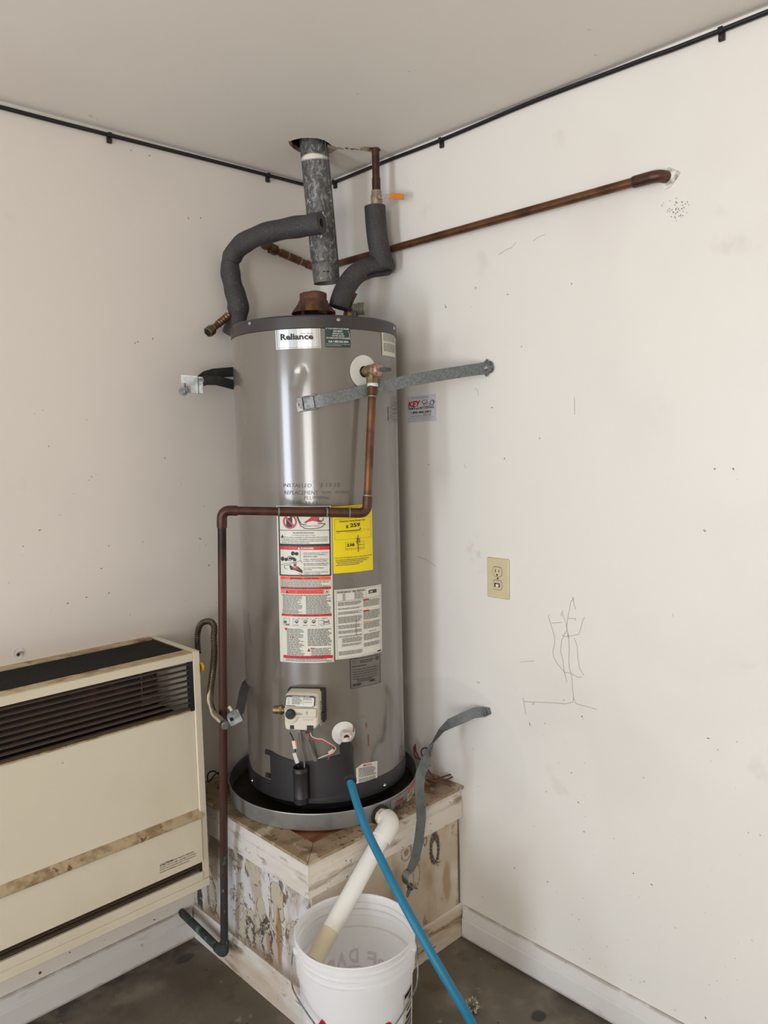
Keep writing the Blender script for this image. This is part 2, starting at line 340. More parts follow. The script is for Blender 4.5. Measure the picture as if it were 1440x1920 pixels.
m_gold = mat('amber_ink', (206, 168, 40), .4); m_scrawl = mat('pencil_on_enamel', (88, 82, 76), .6)
m_plate = mat('dull_foil', (112, 108, 100), .35, .3)
m_stain = mat('rust_stain', (120, 82, 46), .6)
m_plaster = mat('chipped_plaster', (232, 228, 220), .8, layers=[dict(c=(150, 140, 130), s=40, lo=.5, hi=.65)])
m_ply = mat('bare_plywood', (150, 96, 58), .7, layers=[dict(c=(112, 66, 38), s=8, lo=.45, hi=.7, d=5, st=(1, 6, 1))])
m_paperedge = mat('torn_drywall', (170, 150, 128), .9, layers=[dict(c=(112, 82, 60), s=30, lo=.45, hi=.6)])
def dirty(st_, w=1.0): return [dict(c=(184, 162, 134), s=8, lo=.44, hi=.68, d=8, st=st_, a=.8*w), dict(c=(132, 106, 80), s=16, lo=.56, hi=.7, d=7, st=st_, a=.8*w), dict(c=(96, 72, 54), s=40, lo=.6, hi=.68, d=5, st=st_, s2=6, lo2=.48, hi2=.6, a=.8*w), dict(c=(58, 46, 40), s=110, lo=.66, hi=.7, d=3, s2=10, lo2=.45, hi2=.6, a=.8)]
m_board = mat('dirty_white_board', (220, 212, 199), .55, layers=dirty((.35, 1, 1.6)), bump=(60, .15, .002))
m_boardl = mat('dirty_white_board_long_y', (214, 209, 203), .55, layers=dirty((1, .35, 1.6), .85), bump=(60, .15, .002))
m_topboard = mat('dirty_top_board', (158, 137, 110), .75, layers=[dict(c=(118, 96, 70), s=14, lo=.42, hi=.65, d=8), dict(c=(196, 180, 154), s=16, lo=.56, hi=.68, d=8, off=5), dict(c=(92, 72, 52), s=60, lo=.55, hi=.66, d=5, s2=8, lo2=.45, hi2=.6), dict(c=(52, 40, 32), s=120, lo=.64, hi=.7, d=3)])
DRY = (186, 177, 158); MOLD = (44, 40, 38)
m_panl = mat('peeling_panel', (206, 203, 203), .6, layers=[dict(c=(168, 152, 132), s=14, lo=.46, hi=.62, d=7, st=(1, 1, .4), a=.75), dict(c=(140, 112, 80), s=10, lo=.58, hi=.7, d=6, off=9, st=(1, 1, .35), a=.8),
    dict(c=(112, 82, 54), s=11, lo=.545, hi=.565, d=3, dist=.8, off=2), dict(c=DRY, s=11, lo=.562, hi=.572, d=3, dist=.8, off=2),
    dict(c=(126, 96, 64), ring=((-0.5970, -0.3441, 0.3528), (1, .042, .047), None), in_=.93, wob=.9, ws=26), dict(c=DRY, ring=((-0.5970, -0.3441, 0.3528), (1, .038, .043), None), in_=.95, wob=.9, ws=26),
    dict(c=(126, 96, 64), ring=((-0.5970, -0.4577, 0.3244), (1, .034, .042), None), in_=.93, wob=.9, ws=28), dict(c=DRY, ring=((-0.5970, -0.4577, 0.3244), (1, .031, .038), None), in_=.95, wob=.9, ws=28),
    dict(c=(126, 96, 64), ring=((-0.5970, -0.3792, 0.2465), (1, .024, .040), None), in_=.93, wob=.7, ws=28), dict(c=DRY, ring=((-0.5970, -0.3792, 0.2465), (1, .021, .036), None), in_=.95, wob=.7, ws=28),
    dict(c=(92, 74, 58), s=34, lo=.58, hi=.64, d=5, st=(1, 1, .6), s2=7, lo2=.5, hi2=.58, a=.8), dict(c=MOLD, s=90, lo=.56, hi=.62, d=4, s2=9, lo2=.54, hi2=.62, a=.85),
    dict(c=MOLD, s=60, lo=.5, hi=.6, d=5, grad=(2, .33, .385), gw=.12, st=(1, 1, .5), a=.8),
    dict(c=(54, 46, 40), ring=((-0.5970, -0.3997, 0.1619), (1, .022, .055), .5), wob=1.1, ws=30, s=120, lo=.36, hi=.52, a=.9), dict(c=(60, 52, 46), ring=((-0.5970, -0.3192, 0.1450), (1, .020, .040), .6), wob=1.2, ws=30, s=120, lo=.4, hi=.52, a=.9), dict(c=(150, 122, 84), ring=((-0.5970, -0.4073, 0.1608), (1, .014, .04), None), wob=.8, a=.7),
    dict(c=(140, 100, 54), ring=((-0.5970, -0.4624, 0.1963), (1, .017, .10), None), wob=1.0, a=.75), dict(c=(34, 32, 32), ring=((-0.5970, -0.0366, 0.1271), (1, .020, .055), None), wob=1.2, s=50, lo=.38, hi=.5, a=.95),
    dict(c=(62, 56, 52), ring=((-0.5970, -0.1099, 0.1727), (1, .024, .058), .2), wob=.5, s=130, lo=.34, hi=.5, a=.85), dict(c=(70, 62, 56), ring=((-0.5970, -0.1099, 0.1727), (1, .017, .042), .16), wob=.5, s=130, lo=.38, hi=.5, a=.6), dict(c=(62, 56, 52), ring=((-0.5970, -0.1313, 0.0954), (1, .019, .032), .25), wob=.5, s=130, lo=.34, hi=.5, a=.85), dict(c=(120, 100, 72), ring=((-0.5970, -0.1310, 0.3187), (1, .035, .10), None), wob=.8, a=.75),
    dict(c=(128, 104, 78), grad=(2, .14, .10), gw=.06, a=.7)], bump=(40, .4, .004), org=STAND)
m_panr = mat('stained_panel', (200, 184, 160), .6, layers=[dict(c=(218, 210, 197), s=5, lo=.46, hi=.66, d=6, dist=.5), dict(c=(166, 138, 104), s=8, lo=.55, hi=.7, d=6, st=(1, 1, .5), a=.8), dict(c=(132, 98, 64), s=22, lo=.64, hi=.74, d=4, st=(1, 1, .25), a=.8), dict(c=(112, 96, 80), s=60, lo=.58, hi=.66, d=5, s2=8, lo2=.5, hi2=.6, a=.6),
    dict(c=(34, 32, 32), ring=((-0.1167, -0.6050, 0.3252), (.017, 1, .038), .62), wob=.45, s=170, lo=.26, hi=.5, a=.95), dict(c=(206, 196, 180), ring=((-0.1146, -0.6050, 0.3108), (.009, 1, .028), None), wob=.3, in_=.7, a=.8), dict(c=(62, 58, 54), ring=((-0.1011, -0.6050, 0.2747), (.012, 1, .016), None), wob=.9, s=170, lo=.4, hi=.58, a=.8), dict(c=(72, 66, 60), ring=((-0.1582, -0.6050, 0.3633), (.007, 1, .013), .5), wob=.4, s=170, lo=.34, hi=.5, a=.8),
    dict(c=(120, 110, 100), ring=((-0.1976, -0.6050, 0.2743), (.014, 1, .034), .25), wob=.5, s=170, lo=.36, hi=.52, a=.8), dict(c=(128, 88, 52), ring=((-0.2380, -0.6050, 0.3601), (.014, 1, .014), None), wob=1.0, a=.7), dict(c=(132, 118, 100), ring=((-0.2380, -0.6050, 0.3601), (.02, 1, .022), .3), wob=.7, s=170, lo=.36, hi=.52, a=.7), dict(c=(84, 58, 44), ring=((-0.0075, -0.6050, 0.2294), (.006, 1, .24), None), wob=.5, a=.85),
    dict(c=(156, 122, 80), ring=((-0.0638, -0.6050, 0.1919), (.022, 1, .08), None), wob=.7, a=.6), dict(c=(60, 50, 44), s=120, lo=.7, hi=.74, d=3, a=.6)], bump=(40, .25, .003), org=STAND)

# ------------------------------------------------------------------ the room
def plane(name, vs, m, **k): return obj(name, MB().add(vs, [tuple(range(len(vs)))]), m, smooth=False, kind='structure', **k)
def slab(name, x0, x1, y0, y1, z0, z1, m): return obj(name, MB().box(x0, x1, y0, y1, z0, z1), m, smooth=False, kind='structure')
slab('floor', ROOM_X-.2, .2, ROOM_Y-.2, .2, -.12, 0, m_floor)
wall_left = slab('wall_left', ROOM_X-.2, 0, 0, .12, 0, H+.3, m_wall_l)
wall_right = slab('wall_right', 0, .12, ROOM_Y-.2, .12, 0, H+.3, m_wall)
slab('wall_back', ROOM_X-.2, 0, ROOM_Y-.12, ROOM_Y, 0, H+.3, m_wall_l)
wf = MB()                                                     # garage wall with the two openings the daylight comes through
for y0, y1, z0, z1 in ((0, -.8, 0, H), (-.8, -1.6, 2.12, H), (-1.6, -3.2, 0, H), (-3.2, -4.6, 2.12, H), (-4.6, ROOM_Y, 0, H)): wf.box(ROOM_X-.02, ROOM_X, y1, y0, z0, z1)
obj('wall_front', wf, m_wall_l, smooth=False, kind='structure')
# ceiling with the two broken openings for flue and supply pipe
fl_c = V((-0.2415, -0.2810, 2.4400)); dp = V((-.083, -.381, H))
def ragged(c, rx, ry, n, seed, jit):
    r_ = random.Random(seed); return [V((c.x+rx*math.cos(2*math.pi*i/n)*(1+r_.uniform(-jit, jit)), c.y+ry*math.sin(2*math.pi*i/n)*(1+r_.uniform(-jit, jit)), H)) for i in range(n)]
def pxpoly(ps): return [V(p) for p in ps]
hole1 = pxpoly([(-0.3131, -0.2531, 2.4400), (-0.3110, -0.2761, 2.4400), (-0.3019, -0.2997, 2.4400), (-0.2878, -0.3142, 2.4400), (-0.2641, -0.3291, 2.4400), (-0.2409, -0.3302, 2.4400), (-0.2183, -0.3225, 2.4400), (-0.1977, -0.3126, 2.4400), (-0.1757, -0.3089, 2.4400), (-0.1704, -0.2851, 2.4400), (-0.1706, -0.2677, 2.4400), (-0.1730, -0.2425, 2.4400), (-0.1874, -0.2187, 2.4400), (-0.2102, -0.2054, 2.4400), (-0.2412, -0.2083, 2.4400), (-0.2770, -0.2234, 2.4400)])
hole2 = pxpoly([(-0.1189, -0.3512, 2.4400), (-0.1163, -0.3674, 2.4400), (-0.0999, -0.3757, 2.4400), (-0.0879, -0.3841, 2.4400), (-0.0745, -0.3886, 2.4400), (-0.0618, -0.3823, 2.4400), (-0.0535, -0.3664, 2.4400), (-0.0562, -0.3526, 2.4400), (-0.0707, -0.3490, 2.4400), (-0.0907, -0.3466, 2.4400), (-0.1080, -0.3463, 2.4400)])
bm = bmesh.new(); eds = []
for loop in ([V((ROOM_X-.2, ROOM_Y-.2, H)), V((0, ROOM_Y-.2, H)), V((0, 0, H)), V((ROOM_X-.2, 0, H))], hole1, hole2):
    vv = [bm.verts.new(p) for p in loop]; eds += [bm.edges.new((vv[i], vv[(i+1) % len(vv)])) for i in range(len(vv))]
bmesh.ops.triangle_fill(bm, use_beauty=True, edges=eds, normal=(0, 0, -1))
cm = MB(); bm.verts.index_update(); cm.add([v.co.copy() for v in bm.verts], [tuple(v.index for v in f.verts) for f in bm.faces]); bm.free()
ceil = obj('ceiling', cm, m_ceil, smooth=False, kind='structure')
for lp in (hole1, hole2):
    e = MB(); n = len(lp); e.add(lp+[p+V((0, 0, .014)) for p in lp], [(i, (i+1) % n, n+(i+1) % n, n+i) for i in range(n)])
    obj('torn_edge', e, m_paperedge, ceil, smooth=False)
    e = MB(); e.add([p+V((0, 0, .014)) for p in lp]+[p+V((0, 0, .3)) for p in lp], [(i, (i+1) % n, n+(i+1) % n, n+i) for i in range(n)]+[tuple(range(n, 2*n))])
    obj('cavity', e, m_void, ceil, smooth=False)
fl = MB()                                                     # torn paper flaps along the crack
def flap(ps, dz):
    ps = pxpoly(ps); fl.prism([p-V((0, 0, .0005+dz*i/len(ps))) for i, p in enumerate(ps)], (0, 0, -.001))
flap([(-0.2154, -0.3140, 2.4400), (-0.1733, -0.3109, 2.4400), (-0.1701, -0.2797, 2.4400), (-0.1731, -0.2657, 2.4400)], .006)
flap([(-0.1259, -0.3565, 2.4400), (-0.1091, -0.3762, 2.4400), (-0.0930, -0.3730, 2.4400), (-0.1020, -0.3542, 2.4400)], .006)
flap([(-0.3168, -0.2580, 2.4400), (-0.3121, -0.2646, 2.4400), (-0.2885, -0.2413, 2.4400), (-0.2971, -0.2396, 2.4400)], .004)
for i in range(16):
    t = i/15; c = V((-0.1745, -0.3099, 2.4400)).lerp(V((-0.1119, -0.3458, 2.4400)), t)+V((rnd.uniform(-.004, .004), rnd.uniform(-.004, .004), -.0006))
    q = rnd.uniform(0, 3.1); a = V((math.cos(q), math.sin(q), 0))*rnd.uniform(.003, .008); b = V((-a.y, a.x, 0))*.4
    fl.mi = i % 2; fl.prism([c+a, c+b, c-a, c-b], (0, 0, -.001))
obj('torn_paper', fl, [m_paperedge, m_stain], ceil, smooth=False)
# baseboards: flat board with a stepped back moulding on top
def molding(mb, a, b, out, z0, z1, th, step, flip=False):
    """profile along a->b, out = outward normal"""
    a, b, o = V(a), V(b), V(out); zs = z0+(z1-z0)*step
    prof = [(0, z0), (th, z0), (th, zs-.003), (th-.004, zs), (th-.003, zs+.004), (th-.008, z1-.004), (th-.011, z1), (0, z1)]
    n = len(prof); vs = [p+o*d+V((0, 0, z)) for p in (a, b) for d, z in prof]
    mb.add(vs, [tuple(range(n))[::-1], tuple(range(n, 2*n))]+[(i, (i+1) % n, n+(i+1) % n, n+i) for i in range(n)])
    return mb
obj('baseboard_left', molding(MB(), (ROOM_X, 0, 0), (-.612, 0, 0), (0, -1, 0), 0, .098, .016, .62), m_trim, smooth=False, kind='structure')
obj('baseboard_right', molding(MB(), (0, -.622, 0), (0, ROOM_Y, 0), (-1, 0, 0), 0, .098, .016, .62), m_trim, smooth=False, kind='structure')
# marks on the walls
def wline(mb, ps, w, wob=.0006):
    ps = [V(p) for p in ps]
    for a, b in zip(ps, ps[1:]):
        if (b-a).length < 1e-5: continue
        d = (b-a).normalized(); n = V((0, -d.z, d.y))*w/2; x = V((-.0006, 0, 0))
        mb.add([a+n+x, b+n+x, b-n+x, a-n+x], [(0, 1, 2, 3)])
pd = MB()
for ps in [[(0.0000, -0.9400, 1.0739), (0.0000, -0.9378, 1.0675), (-0.0000, -0.9469, 1.0465), (0.0000, -0.9580, 1.0141), (0.0000, -0.9580, 0.9957), (0.0000, -0.9518, 0.9761), (0.0000, -0.9533, 0.9605), (0.0000, -0.9669, 0.9420), (0.0000, -0.9894, 0.9233), (-0.0000, -1.0101, 0.9249), (-0.0000, -1.0305, 0.9177), (0.0000, -1.0435, 0.9214)], [(0.0000, -1.0155, 1.1337), (-0.0000, -1.0138, 1.1243), (0.0000, -1.0091, 1.1216), (0.0000, -1.0050, 1.0995), (0.0000, -1.0000, 1.0781), (0.0000, -0.9967, 1.0544), (-0.0000, -0.9967, 1.0414), (0.0000, -0.9881, 1.0270), (0.0000, -0.9800, 1.0100), (-0.0000, -0.9763, 0.9779), (0.0000, -0.9835, 0.9583), (-0.0000, -0.9879, 0.9251), (0.0000, -0.9971, 0.8968)], [(0.0000, -1.0155, 1.1337), (0.0000, -1.0190, 1.1143), (0.0000, -1.0242, 1.1022)], [(0.0000, -0.9844, 1.0929), (-0.0000, -0.9793, 1.0841), (0.0000, -0.9784, 1.0770)], [(0.0000, -0.9823, 1.0846), (0.0000, -0.9932, 1.0616), (0.0000, -0.9985, 1.0365), (0.0000, -1.0043, 1.0194)], [(-0.0000, -1.0511, 1.0843), (0.0000, -1.0463, 1.0787), (0.0000, -1.0406, 1.0562), (0.0000, -1.0328, 1.0358), (0.0000, -1.0131, 1.0281), (-0.0000, -0.9896, 1.0221), (0.0000, -0.9806, 1.0253)], [(-0.0000, -0.9985, 1.0339), (0.0000, -1.0020, 1.0164), (0.0000, -1.0043, 0.9909), (0.0000, -1.0019, 0.9618), (0.0000, -1.0048, 0.9363), (0.0000, -1.0116, 0.9169), (0.0000, -1.0136, 0.8912), (0.0000, -1.0171, 0.8606), (-0.0000, -1.0153, 0.8466), (0.0000, -0.9922, 0.8360), (0.0000, -0.9436, 0.8278), (0.0000, -0.8545, 0.8103)], [(0.0000, -0.8513, 0.8215), (0.0000, -0.8544, 0.8014), (-0.0000, -0.8614, 0.7726)], [(0.0000, -0.8423, 0.9231), (-0.0000, -0.8909, 0.9363)], [(0.0000, -1.0189, 1.0245), (0.0000, -1.0291, 1.0005), (0.0000, -1.0305, 0.9673), (0.0000, -1.0363, 0.9426), (0.0000, -1.0492, 0.9267)], [(0.0000, -1.0171, 0.8606), (0.0000, -1.0247, 0.8441), (0.0000, -1.0564, 0.8438), (-0.0000, -1.0875, 0.8435)], [(0.0000, -0.9475, 1.0529), (0.0000, -0.9807, 1.0597)], [(0.0000, -1.0009, 1.0736), (0.0000, -1.0233, 1.0770), (0.0000, -1.0242, 1.0715)]]: wline(pd, ps, .0012)
for ps in [[(-0.0000, -0.7785, 2.0652), (0.0000, -0.8062, 2.0744), (0.0000, -0.8242, 2.0767), (0.0000, -0.8386, 2.0881)], [(0.0000, -0.4448, 1.1890), (-0.0000, -0.4840, 1.1825), (0.0000, -0.5245, 1.1662)], [(0.0000, -0.8943, 2.0801), (0.0000, -0.9114, 2.0877), (0.0000, -0.9315, 2.0892)], [(0.0000, -0.6891, 1.7050), (0.0000, -0.6989, 1.6982), (0.0000, -0.7007, 1.6829)], [(-0.0000, -1.0200, 1.6607), (-0.0000, -1.0216, 1.6153)], [(0.0000, -0.6428, 1.4855), (0.0000, -0.6508, 1.4713)], [(0.0000, -1.2931, 1.1305), (0.0000, -1.2932, 1.1226)]]: wline(pd, ps, .0011)
obj('pencil_marks', pd, m_pencil, wall_right, smooth=False)
sc = MB()
def speck(mb, c, s, nrm, axes):
    c = V(c); n = 5; q = rnd.uniform(0, 6.28); el = rnd.uniform(1, 2.6)
    ps = []
    for i in range(n):
        a = 2*math.pi*i/n; x, y = s*el*math.cos(a)*rnd.uniform(.6, 1), s*math.sin(a)*rnd.uniform(.6, 1)
        ps.append(c+V(nrm)*.0005+V(axes[0])*(x*math.cos(q)-y*math.sin(q))+V(axes[1])*(x*math.sin(q)+y*math.cos(q)))
    mb.add(ps, [tuple(range(n))])
for i in range(130):
    y = rnd.uniform(-1.75, -.64); z = .12+.75*rnd.random()**1.9
    speck(sc, (0, y, z), rnd.choice((.0007, .001, .0014, .0022)), (-1, 0, 0), ((0, 1, 0), (0, 0, 1)))
for p in [(0.0000, -0.5789, 1.9565), (0.0000, -0.5809, 1.9501), (-0.0000, -0.6955, 1.9883), (0.0000, -0.7507, 1.6469), (0.0000, -0.9118, 1.5564), (0.0000, -0.7926, 1.5014), (0.0000, -0.8540, 1.8071), (0.0000, -0.6835, 0.8323), (-0.0000, -0.6897, 0.8303), (-0.0000, -0.5005, 1.4829), (0.0000, -1.0123, 1.9504), (0.0000, -0.8085, 1.9537), (0.0000, -1.3877, 1.4791), (0.0000, -1.4296, 1.4796), (0.0000, -1.3653, 1.3370), (0.0000, -1.3678, 1.3346)]: speck(sc, p, .0022, (-1, 0, 0), ((0, 1, 0), (0, 0, 1)))
for i in range(46):
    c = V((0.0000, -1.2948, 2.0759))+V((0, rnd.gauss(0, .014), rnd.gauss(0, .012))); speck(sc, c, .0013, (-1, 0, 0), ((0, 1, 0), (0, 0, 1)))
obj('scuff_marks', sc, m_scuff, wall_right, smooth=False, kind='stuff')
sl = MB()
for p in [(-0.7006, 0.0000, 1.8585), (-0.6922, 0.0000, 1.8621), (-0.6447, 0.0000, 1.8747), (-0.5079, 0.0000, 2.2430), (-0.4656, 0.0000, 2.2504), (-0.6241, 0.0000, 1.5228), (-1.0024, 0.0000, 1.3418), (-0.8205, 0.0000, 1.1419), (-0.8384, 0.0000, 1.2156), (-0.9392, 0.0000, 1.1317), (-0.8861, 0.0000, 1.1398), (-0.4894, 0.0000, 1.1798), (-0.5174, 0.0000, 1.2677), (-0.6832, 0.0000, 2.3997), (-0.6261, 0.0000, 2.3980)]: speck(sl, p, .0022, (0, -1, 0), ((1, 0, 0), (0, 0, 1)))
for i in range(40): speck(sl, (rnd.uniform(-1.25, -.45), 0, rnd.uniform(1.02, 1.7)), rnd.choice((.0008, .001, .0016)), (0, -1, 0), ((1, 0, 0), (0, 0, 1)))
for i in range(30): speck(sl, (rnd.uniform(-1.2, -.62), 0, rnd.uniform(.1, .3)), rnd.choice((.001, .0016, .003)), (0, -1, 0), ((1, 0, 0), (0, 0, 1)))
obj('scuff_marks', sl, m_scuff, wall_left, smooth=False, kind='stuff')
ah = MB(); c = V((-1.0765, 0.0000, 1.0200))
ah.lathe(c, (0, -1, 0), [(.0001, .0004), (.012, .0006), (.0135, .002), (.011, .0012)], 18); ah.mi = 1; ah.lathe(c+V((-.002, 0, -.004)), (0, -1, 0), [(.0001, .002), (.0045, .002)], 8)
obj('nail_head', MB().lathe((-1.0776, 0.0000, 0.1143), (0, -1, 0), [(.0001, .001), (.004, .001), (.0045, 0)], 10), m_stain, wall_left)
obj('wall_anchor', ah, [m_plaster, m_black], wall_left, smooth=False)

# ------------------------------------------------------------------ stand under the water heater
st = thing('heater_stand', STAND, 'dirty white boarded plinth carrying the water heater in the room corner', 'stand')
ZT = .487
for nm, mm, b in (('side_panel', m_panl, (FX+.013, FX+.025, FY+.02, -.002, .004, ZT-.02)), ('side_panel', m_panr, (FX+.02, -.002, FY+.015, FY+.027, .004, ZT-.02))): obj(nm, MB().box(*b), mm, st, smooth=False)
def mitred(z0, z1, name):
    for a, b, o, m, tip in (((FX+.013, -.002, 0), (FX+.013, FY+.013, 0), (-1, 0, 0), m_boardl, 1), ((FX+.013, FY+.015, 0), (-.002, FY+.015, 0), (0, -1, 0), m_board, 0)):
        mb = molding(MB(), a, b, o, z0, z1, .014, .60)
        k = len(mb.v)//2; rng = range(k, 2*k) if tip else range(k)
        for i in rng:                                         # mitre at the outer corner
            dep = (mb.v[i]-V(b if tip else a)).dot(V(o))
            mb.v[i] = mb.v[i]+(V((0, -dep+.001, 0)) if tip else V((-dep+.001, 0, 0)))
        obj(name, mb, m, st, smooth=False)
mitred(.387, ZT-.007, 'trim_board'); mitred(.0, .10, 'base_board')
IX, IY = -.541, -.556                                          # inner edge of the top frame
o_ = .006
for ps in ([(FX-o_, FY-o_), (FX-o_, -.001), (IX, -.066), (IX, IY)], [(FX-o_, FY-o_), (IX, IY), (-.066, IY), (-.001, FY-o_)], [(-.001, FY-o_), (-.066, IY), (-.066, -.066), (-.001, -.001)], [(FX-o_, -.001), (-.001, -.001), (-.066, -.066), (IX, -.066)]):
    ps = [V((x, y, ZT-.007)) for x, y in ps]; c = sum(ps, V())/4
    obj('top_board', MB().prism([p+(c-p).normalized()*.0007 for p in ps], (0, 0, .009)), m_topboard, st, smooth=False, bevel=.0015)
obj('plywood_top', MB().box(FX+.02, -.01, FY+.02, -.01, ZT-.02, ZT-.0055), m_ply, st, smooth=False)

# ------------------------------------------------------------------ drain pan
PC = V((-.298, -.306, 0))
pan = thing('drain_pan', (PC.x, PC.y, .489), 'round aluminium drain pan under the water heater', 'pan')
Z0 = .4895
mb = MB(); mb.lathe(PC, (0, 0, 1), [(.2855, Z0), (.2885, Z0+.004), (.291, Z0+.046), (.2925, Z0+.049), (.2915, Z0+.0515), (.2890, Z0+.051), (.288, Z0+.046), (.284, Z0+.006)], 96)
obj('pan_wall', mb, m_alu, pan, ang=60)
obj('pan_floor', MB().lathe(PC, (0, 0, 1), [(.0001, Z0+.004), (.2855, Z0+.004), (.2855, Z0+.0005), (.0001, Z0+.0005)], 64), m_pandirt, pan)
def panmap(tl, tr, br, bl):
    def mp(u, v, d):
        a = [tl[i]*(1-u)+tr[i]*u for i in (0, 1)]; b = [bl[i]*(1-u)+br[i]*u for i in (0, 1)]
        th, z = a[0]*(1-v)+b[0]*v, a[1]*(1-v)+b[1]*v; r = .2885+(z-Z0-.004)*.0025/.042+.0006+d
        return V((PC.x+r*math.cos(R(th)), PC.y+r*math.sin(R(th)), z))
    return mp
INK = dict(paper=m_paper, ink=m_ink, red=m_red, white=m_white, silver=m_alu)
lb = Lab(panmap((-88, .5325), (-50, .5365), (-50, .4945), (-88, .4930)), INK, 16)
lb.rect(0, 0, 1, 1, 'silver', 0).rect(.44, 0, 1, 1, 'paper', 1).rect(.45, .05, 1, .42, 'red', 2).lines(.48, .10, .97, .38, 4, 'white', .3, 3, .06).lines(.47, .5, .68, .9, 6, 'ink', .4, 2, .04)
lb.rect(.72, .52, .84, .84, 'silver', 2).rect(.88, .5, .93, .84, 'ink', 2)
lb.text('Oatey', .11, .28, .33, .56, 'red', 3, .03, .25).rect(.1, .6, .32, .64, 'red', 2)
for i in range(9): lb.rect(.06+i*.02, .68, .06+i*.02+rnd.choice((.006, .011)), .96, 'ink', 2, 1)
lb.lines(.27, .66, .41, .96, 6, 'ink', .4, 2, .04)
lb.make('pan_label', pan, label='torn paper label with red lettering on the pan wall')

# ------------------------------------------------------------------ PVC drain pipe from pan to bucket
pa = V((-0.3296, -0.5953, 0.5022)); nv = (pa-V((PC.x, PC.y, pa.z))).normalized()
pd_ = thing('drain_pipe', pa, 'white PVC drain pipe with an elbow running from pan into bucket', 'pipe')
e_c = pa+nv*.048; pe = V((-0.6663, -0.7037, 0.2885)); dn = (pe-e_c).normalized()
obj('rubber_gasket', MB().lathe(pa-nv*.001, nv, [(.024, 0), (.031, 0), (.031, .006), (.024, .007)], 24), m_black, pd_)
obj('adapter', MB().lathe(pa, nv, [(.0235, 0), (.0235, .02), (.026, .022), (.026, .03)], 8, True), m_pvc_old, pd_, ang=20)
ep = bend([pa+nv*.026, e_c+nv*.004, e_c+dn*.055], .026, 8)
mb = MB().tube(ep, .0285, 20); obj('elbow', mb, m_pvc, pd_, bevel=.002)
pm = e_c.lerp(pe, .80)
obj('pipe', MB().tube([e_c+dn*.05, pm], .0232, 20), m_pvc, pd_)
obj('pipe_end', MB().tube([pm, pe], [.0232, .0232], 20, caps=False), m_pvc_old, pd_, label='stained lower end of the pipe')

# ------------------------------------------------------------------ bucket
BC = V((-.592, -.776, 0))
bk = thing('bucket', BC, 'white plastic bucket with wire handle standing on the floor', 'bucket')
prof = [(.0001, .004), (.126, .004), (.128, .0), (.1315, .004), (.1395, .262), (.1395, .283), (.1455, .284), (.1465, .312), (.1475, .313), (.1475, .3165), (.1418, .318), (.1425, .330), (.1475, .3315), (.1475, .334), (.1422, .3355), (.1428, .348), (.147, .3495), (.1475, .352), (.1435, .354), (.1445, .3655), (.1478, .3675), (.1485, .3705), (.1465, .3725), (.1432, .371), (.1425, .366)]
obj('body', MB().lathe(BC, (0, 0, 1), prof, 72), m_bucket, bk, ang=28)
def bmap(th0, th1, z0, z1, inner=False):
    def mp(u, v, d):
        th = th0+(th1-th0)*u; z = z1+(z0-z1)*v
        r = (.1315+(z-.004)*.008/.258-.0010-d) if inner else (.1315+(z-.004)*.008/.258+.0006+d)
        return BC+V((r*math.cos(R(th)), r*math.sin(R(th)), z))
    return mp
# printing on the outside wall, and its ghost showing through the far wall
far = Lab(bmap(92, 12, .10, .225, True), dict(m=m_mauve), 14)
for ch, u, v in (('O', .84, .16), ('F', .70, .06), ('D', .44, 0.0), ('A', .27, .04), ('D', .10, .14)):
    far.text(ch, u, v, u+.13, v+.31, 'm', 1, .02, 0, True)
far.poly([(.22+.28*(1-math.cos(R(a))), .58-.2*math.sin(R(a))) for a in range(0, 181, 15)]+[(.78, 1), (.22, 1)], 'm', 1)
far.make('print_ghost', bk, label='mirrored lettering showing through the far wall')
for which, ps in (('left', [(.055, .136), (.115, .033), (.145, .05), (.172, .084), (.19, .4), (.03, .4)]), ('right', [(.72, .10), (.80, .09), (.835, .12), (.85, .4), (.66, .4)])):
    fr = Lab(bmap(-178, -80, .02, .236), dict(r=m_red), 14); fr.poly(ps, 'r', 3).make('print', bk, label='red printing low on the bucket front, %s piece' % which)
lb = Lab(bmap(-79, -58, .02, .255), dict(p=m_paper, k=m_ink, g=m_grey), 8)
lb.rect(0, 0, 1, 1, 'p', 0)
for i in range(16): v = .02+i*.06; lb.rect(.1+.5*rnd.random(), v, .95, v+rnd.choice((.02, .045)), rnd.choice('kkg'), 1)
lb.make('side_label', bk, label='black and white printed strip on the right side')
hl = R(137); hx = V((math.cos(hl), math.sin(hl), 0))            # bail: pivots left and right, hanging down in front
side = V((hx.y, -hx.x, 0)); fwdv = V((-.63, -.777, 0))
lp, rp = V((-0.7166, -0.6969, 0.3380)), V((-0.5054, -0.8962, 0.3350))
hb = [lp+V((.006, .006, .006)), lp+V((-.003, 0, .004)), V((-0.7222, -0.6898, 0.3058)), V((-0.7343, -0.7037, 0.2685)), V((-0.7454, -0.7364, 0.2563)), V((-0.7483, -0.8068, 0.2273)), V((-0.7400, -0.8895, 0.1860)), V((-0.6908, -0.9238, 0.1767)), V((-0.6072, -0.9293, 0.2155)), V((-0.5488, -0.9252, 0.2500)), V((-0.5170, -0.9124, 0.2616)), V((-0.4977, -0.8971, 0.3083)), rp+V((.006, 0, .003)), rp+V((-.006, .006, .004))]
obj('wire_handle', MB().tube(smoothpath(hb, 5), .0019, 8), m_galv, bk)
for p, s_ in ((lp, -1), (rp, 1)):
    n = (V((p.x, p.y, 0))-BC).normalized(); obj('handle_ear', MB().lathe(V((BC.x, BC.y, p.z))+n*.141, n, [(.010, 0), (.010, .008), (.006, .011), (.0001, .011)], 14), m_bucket, bk)

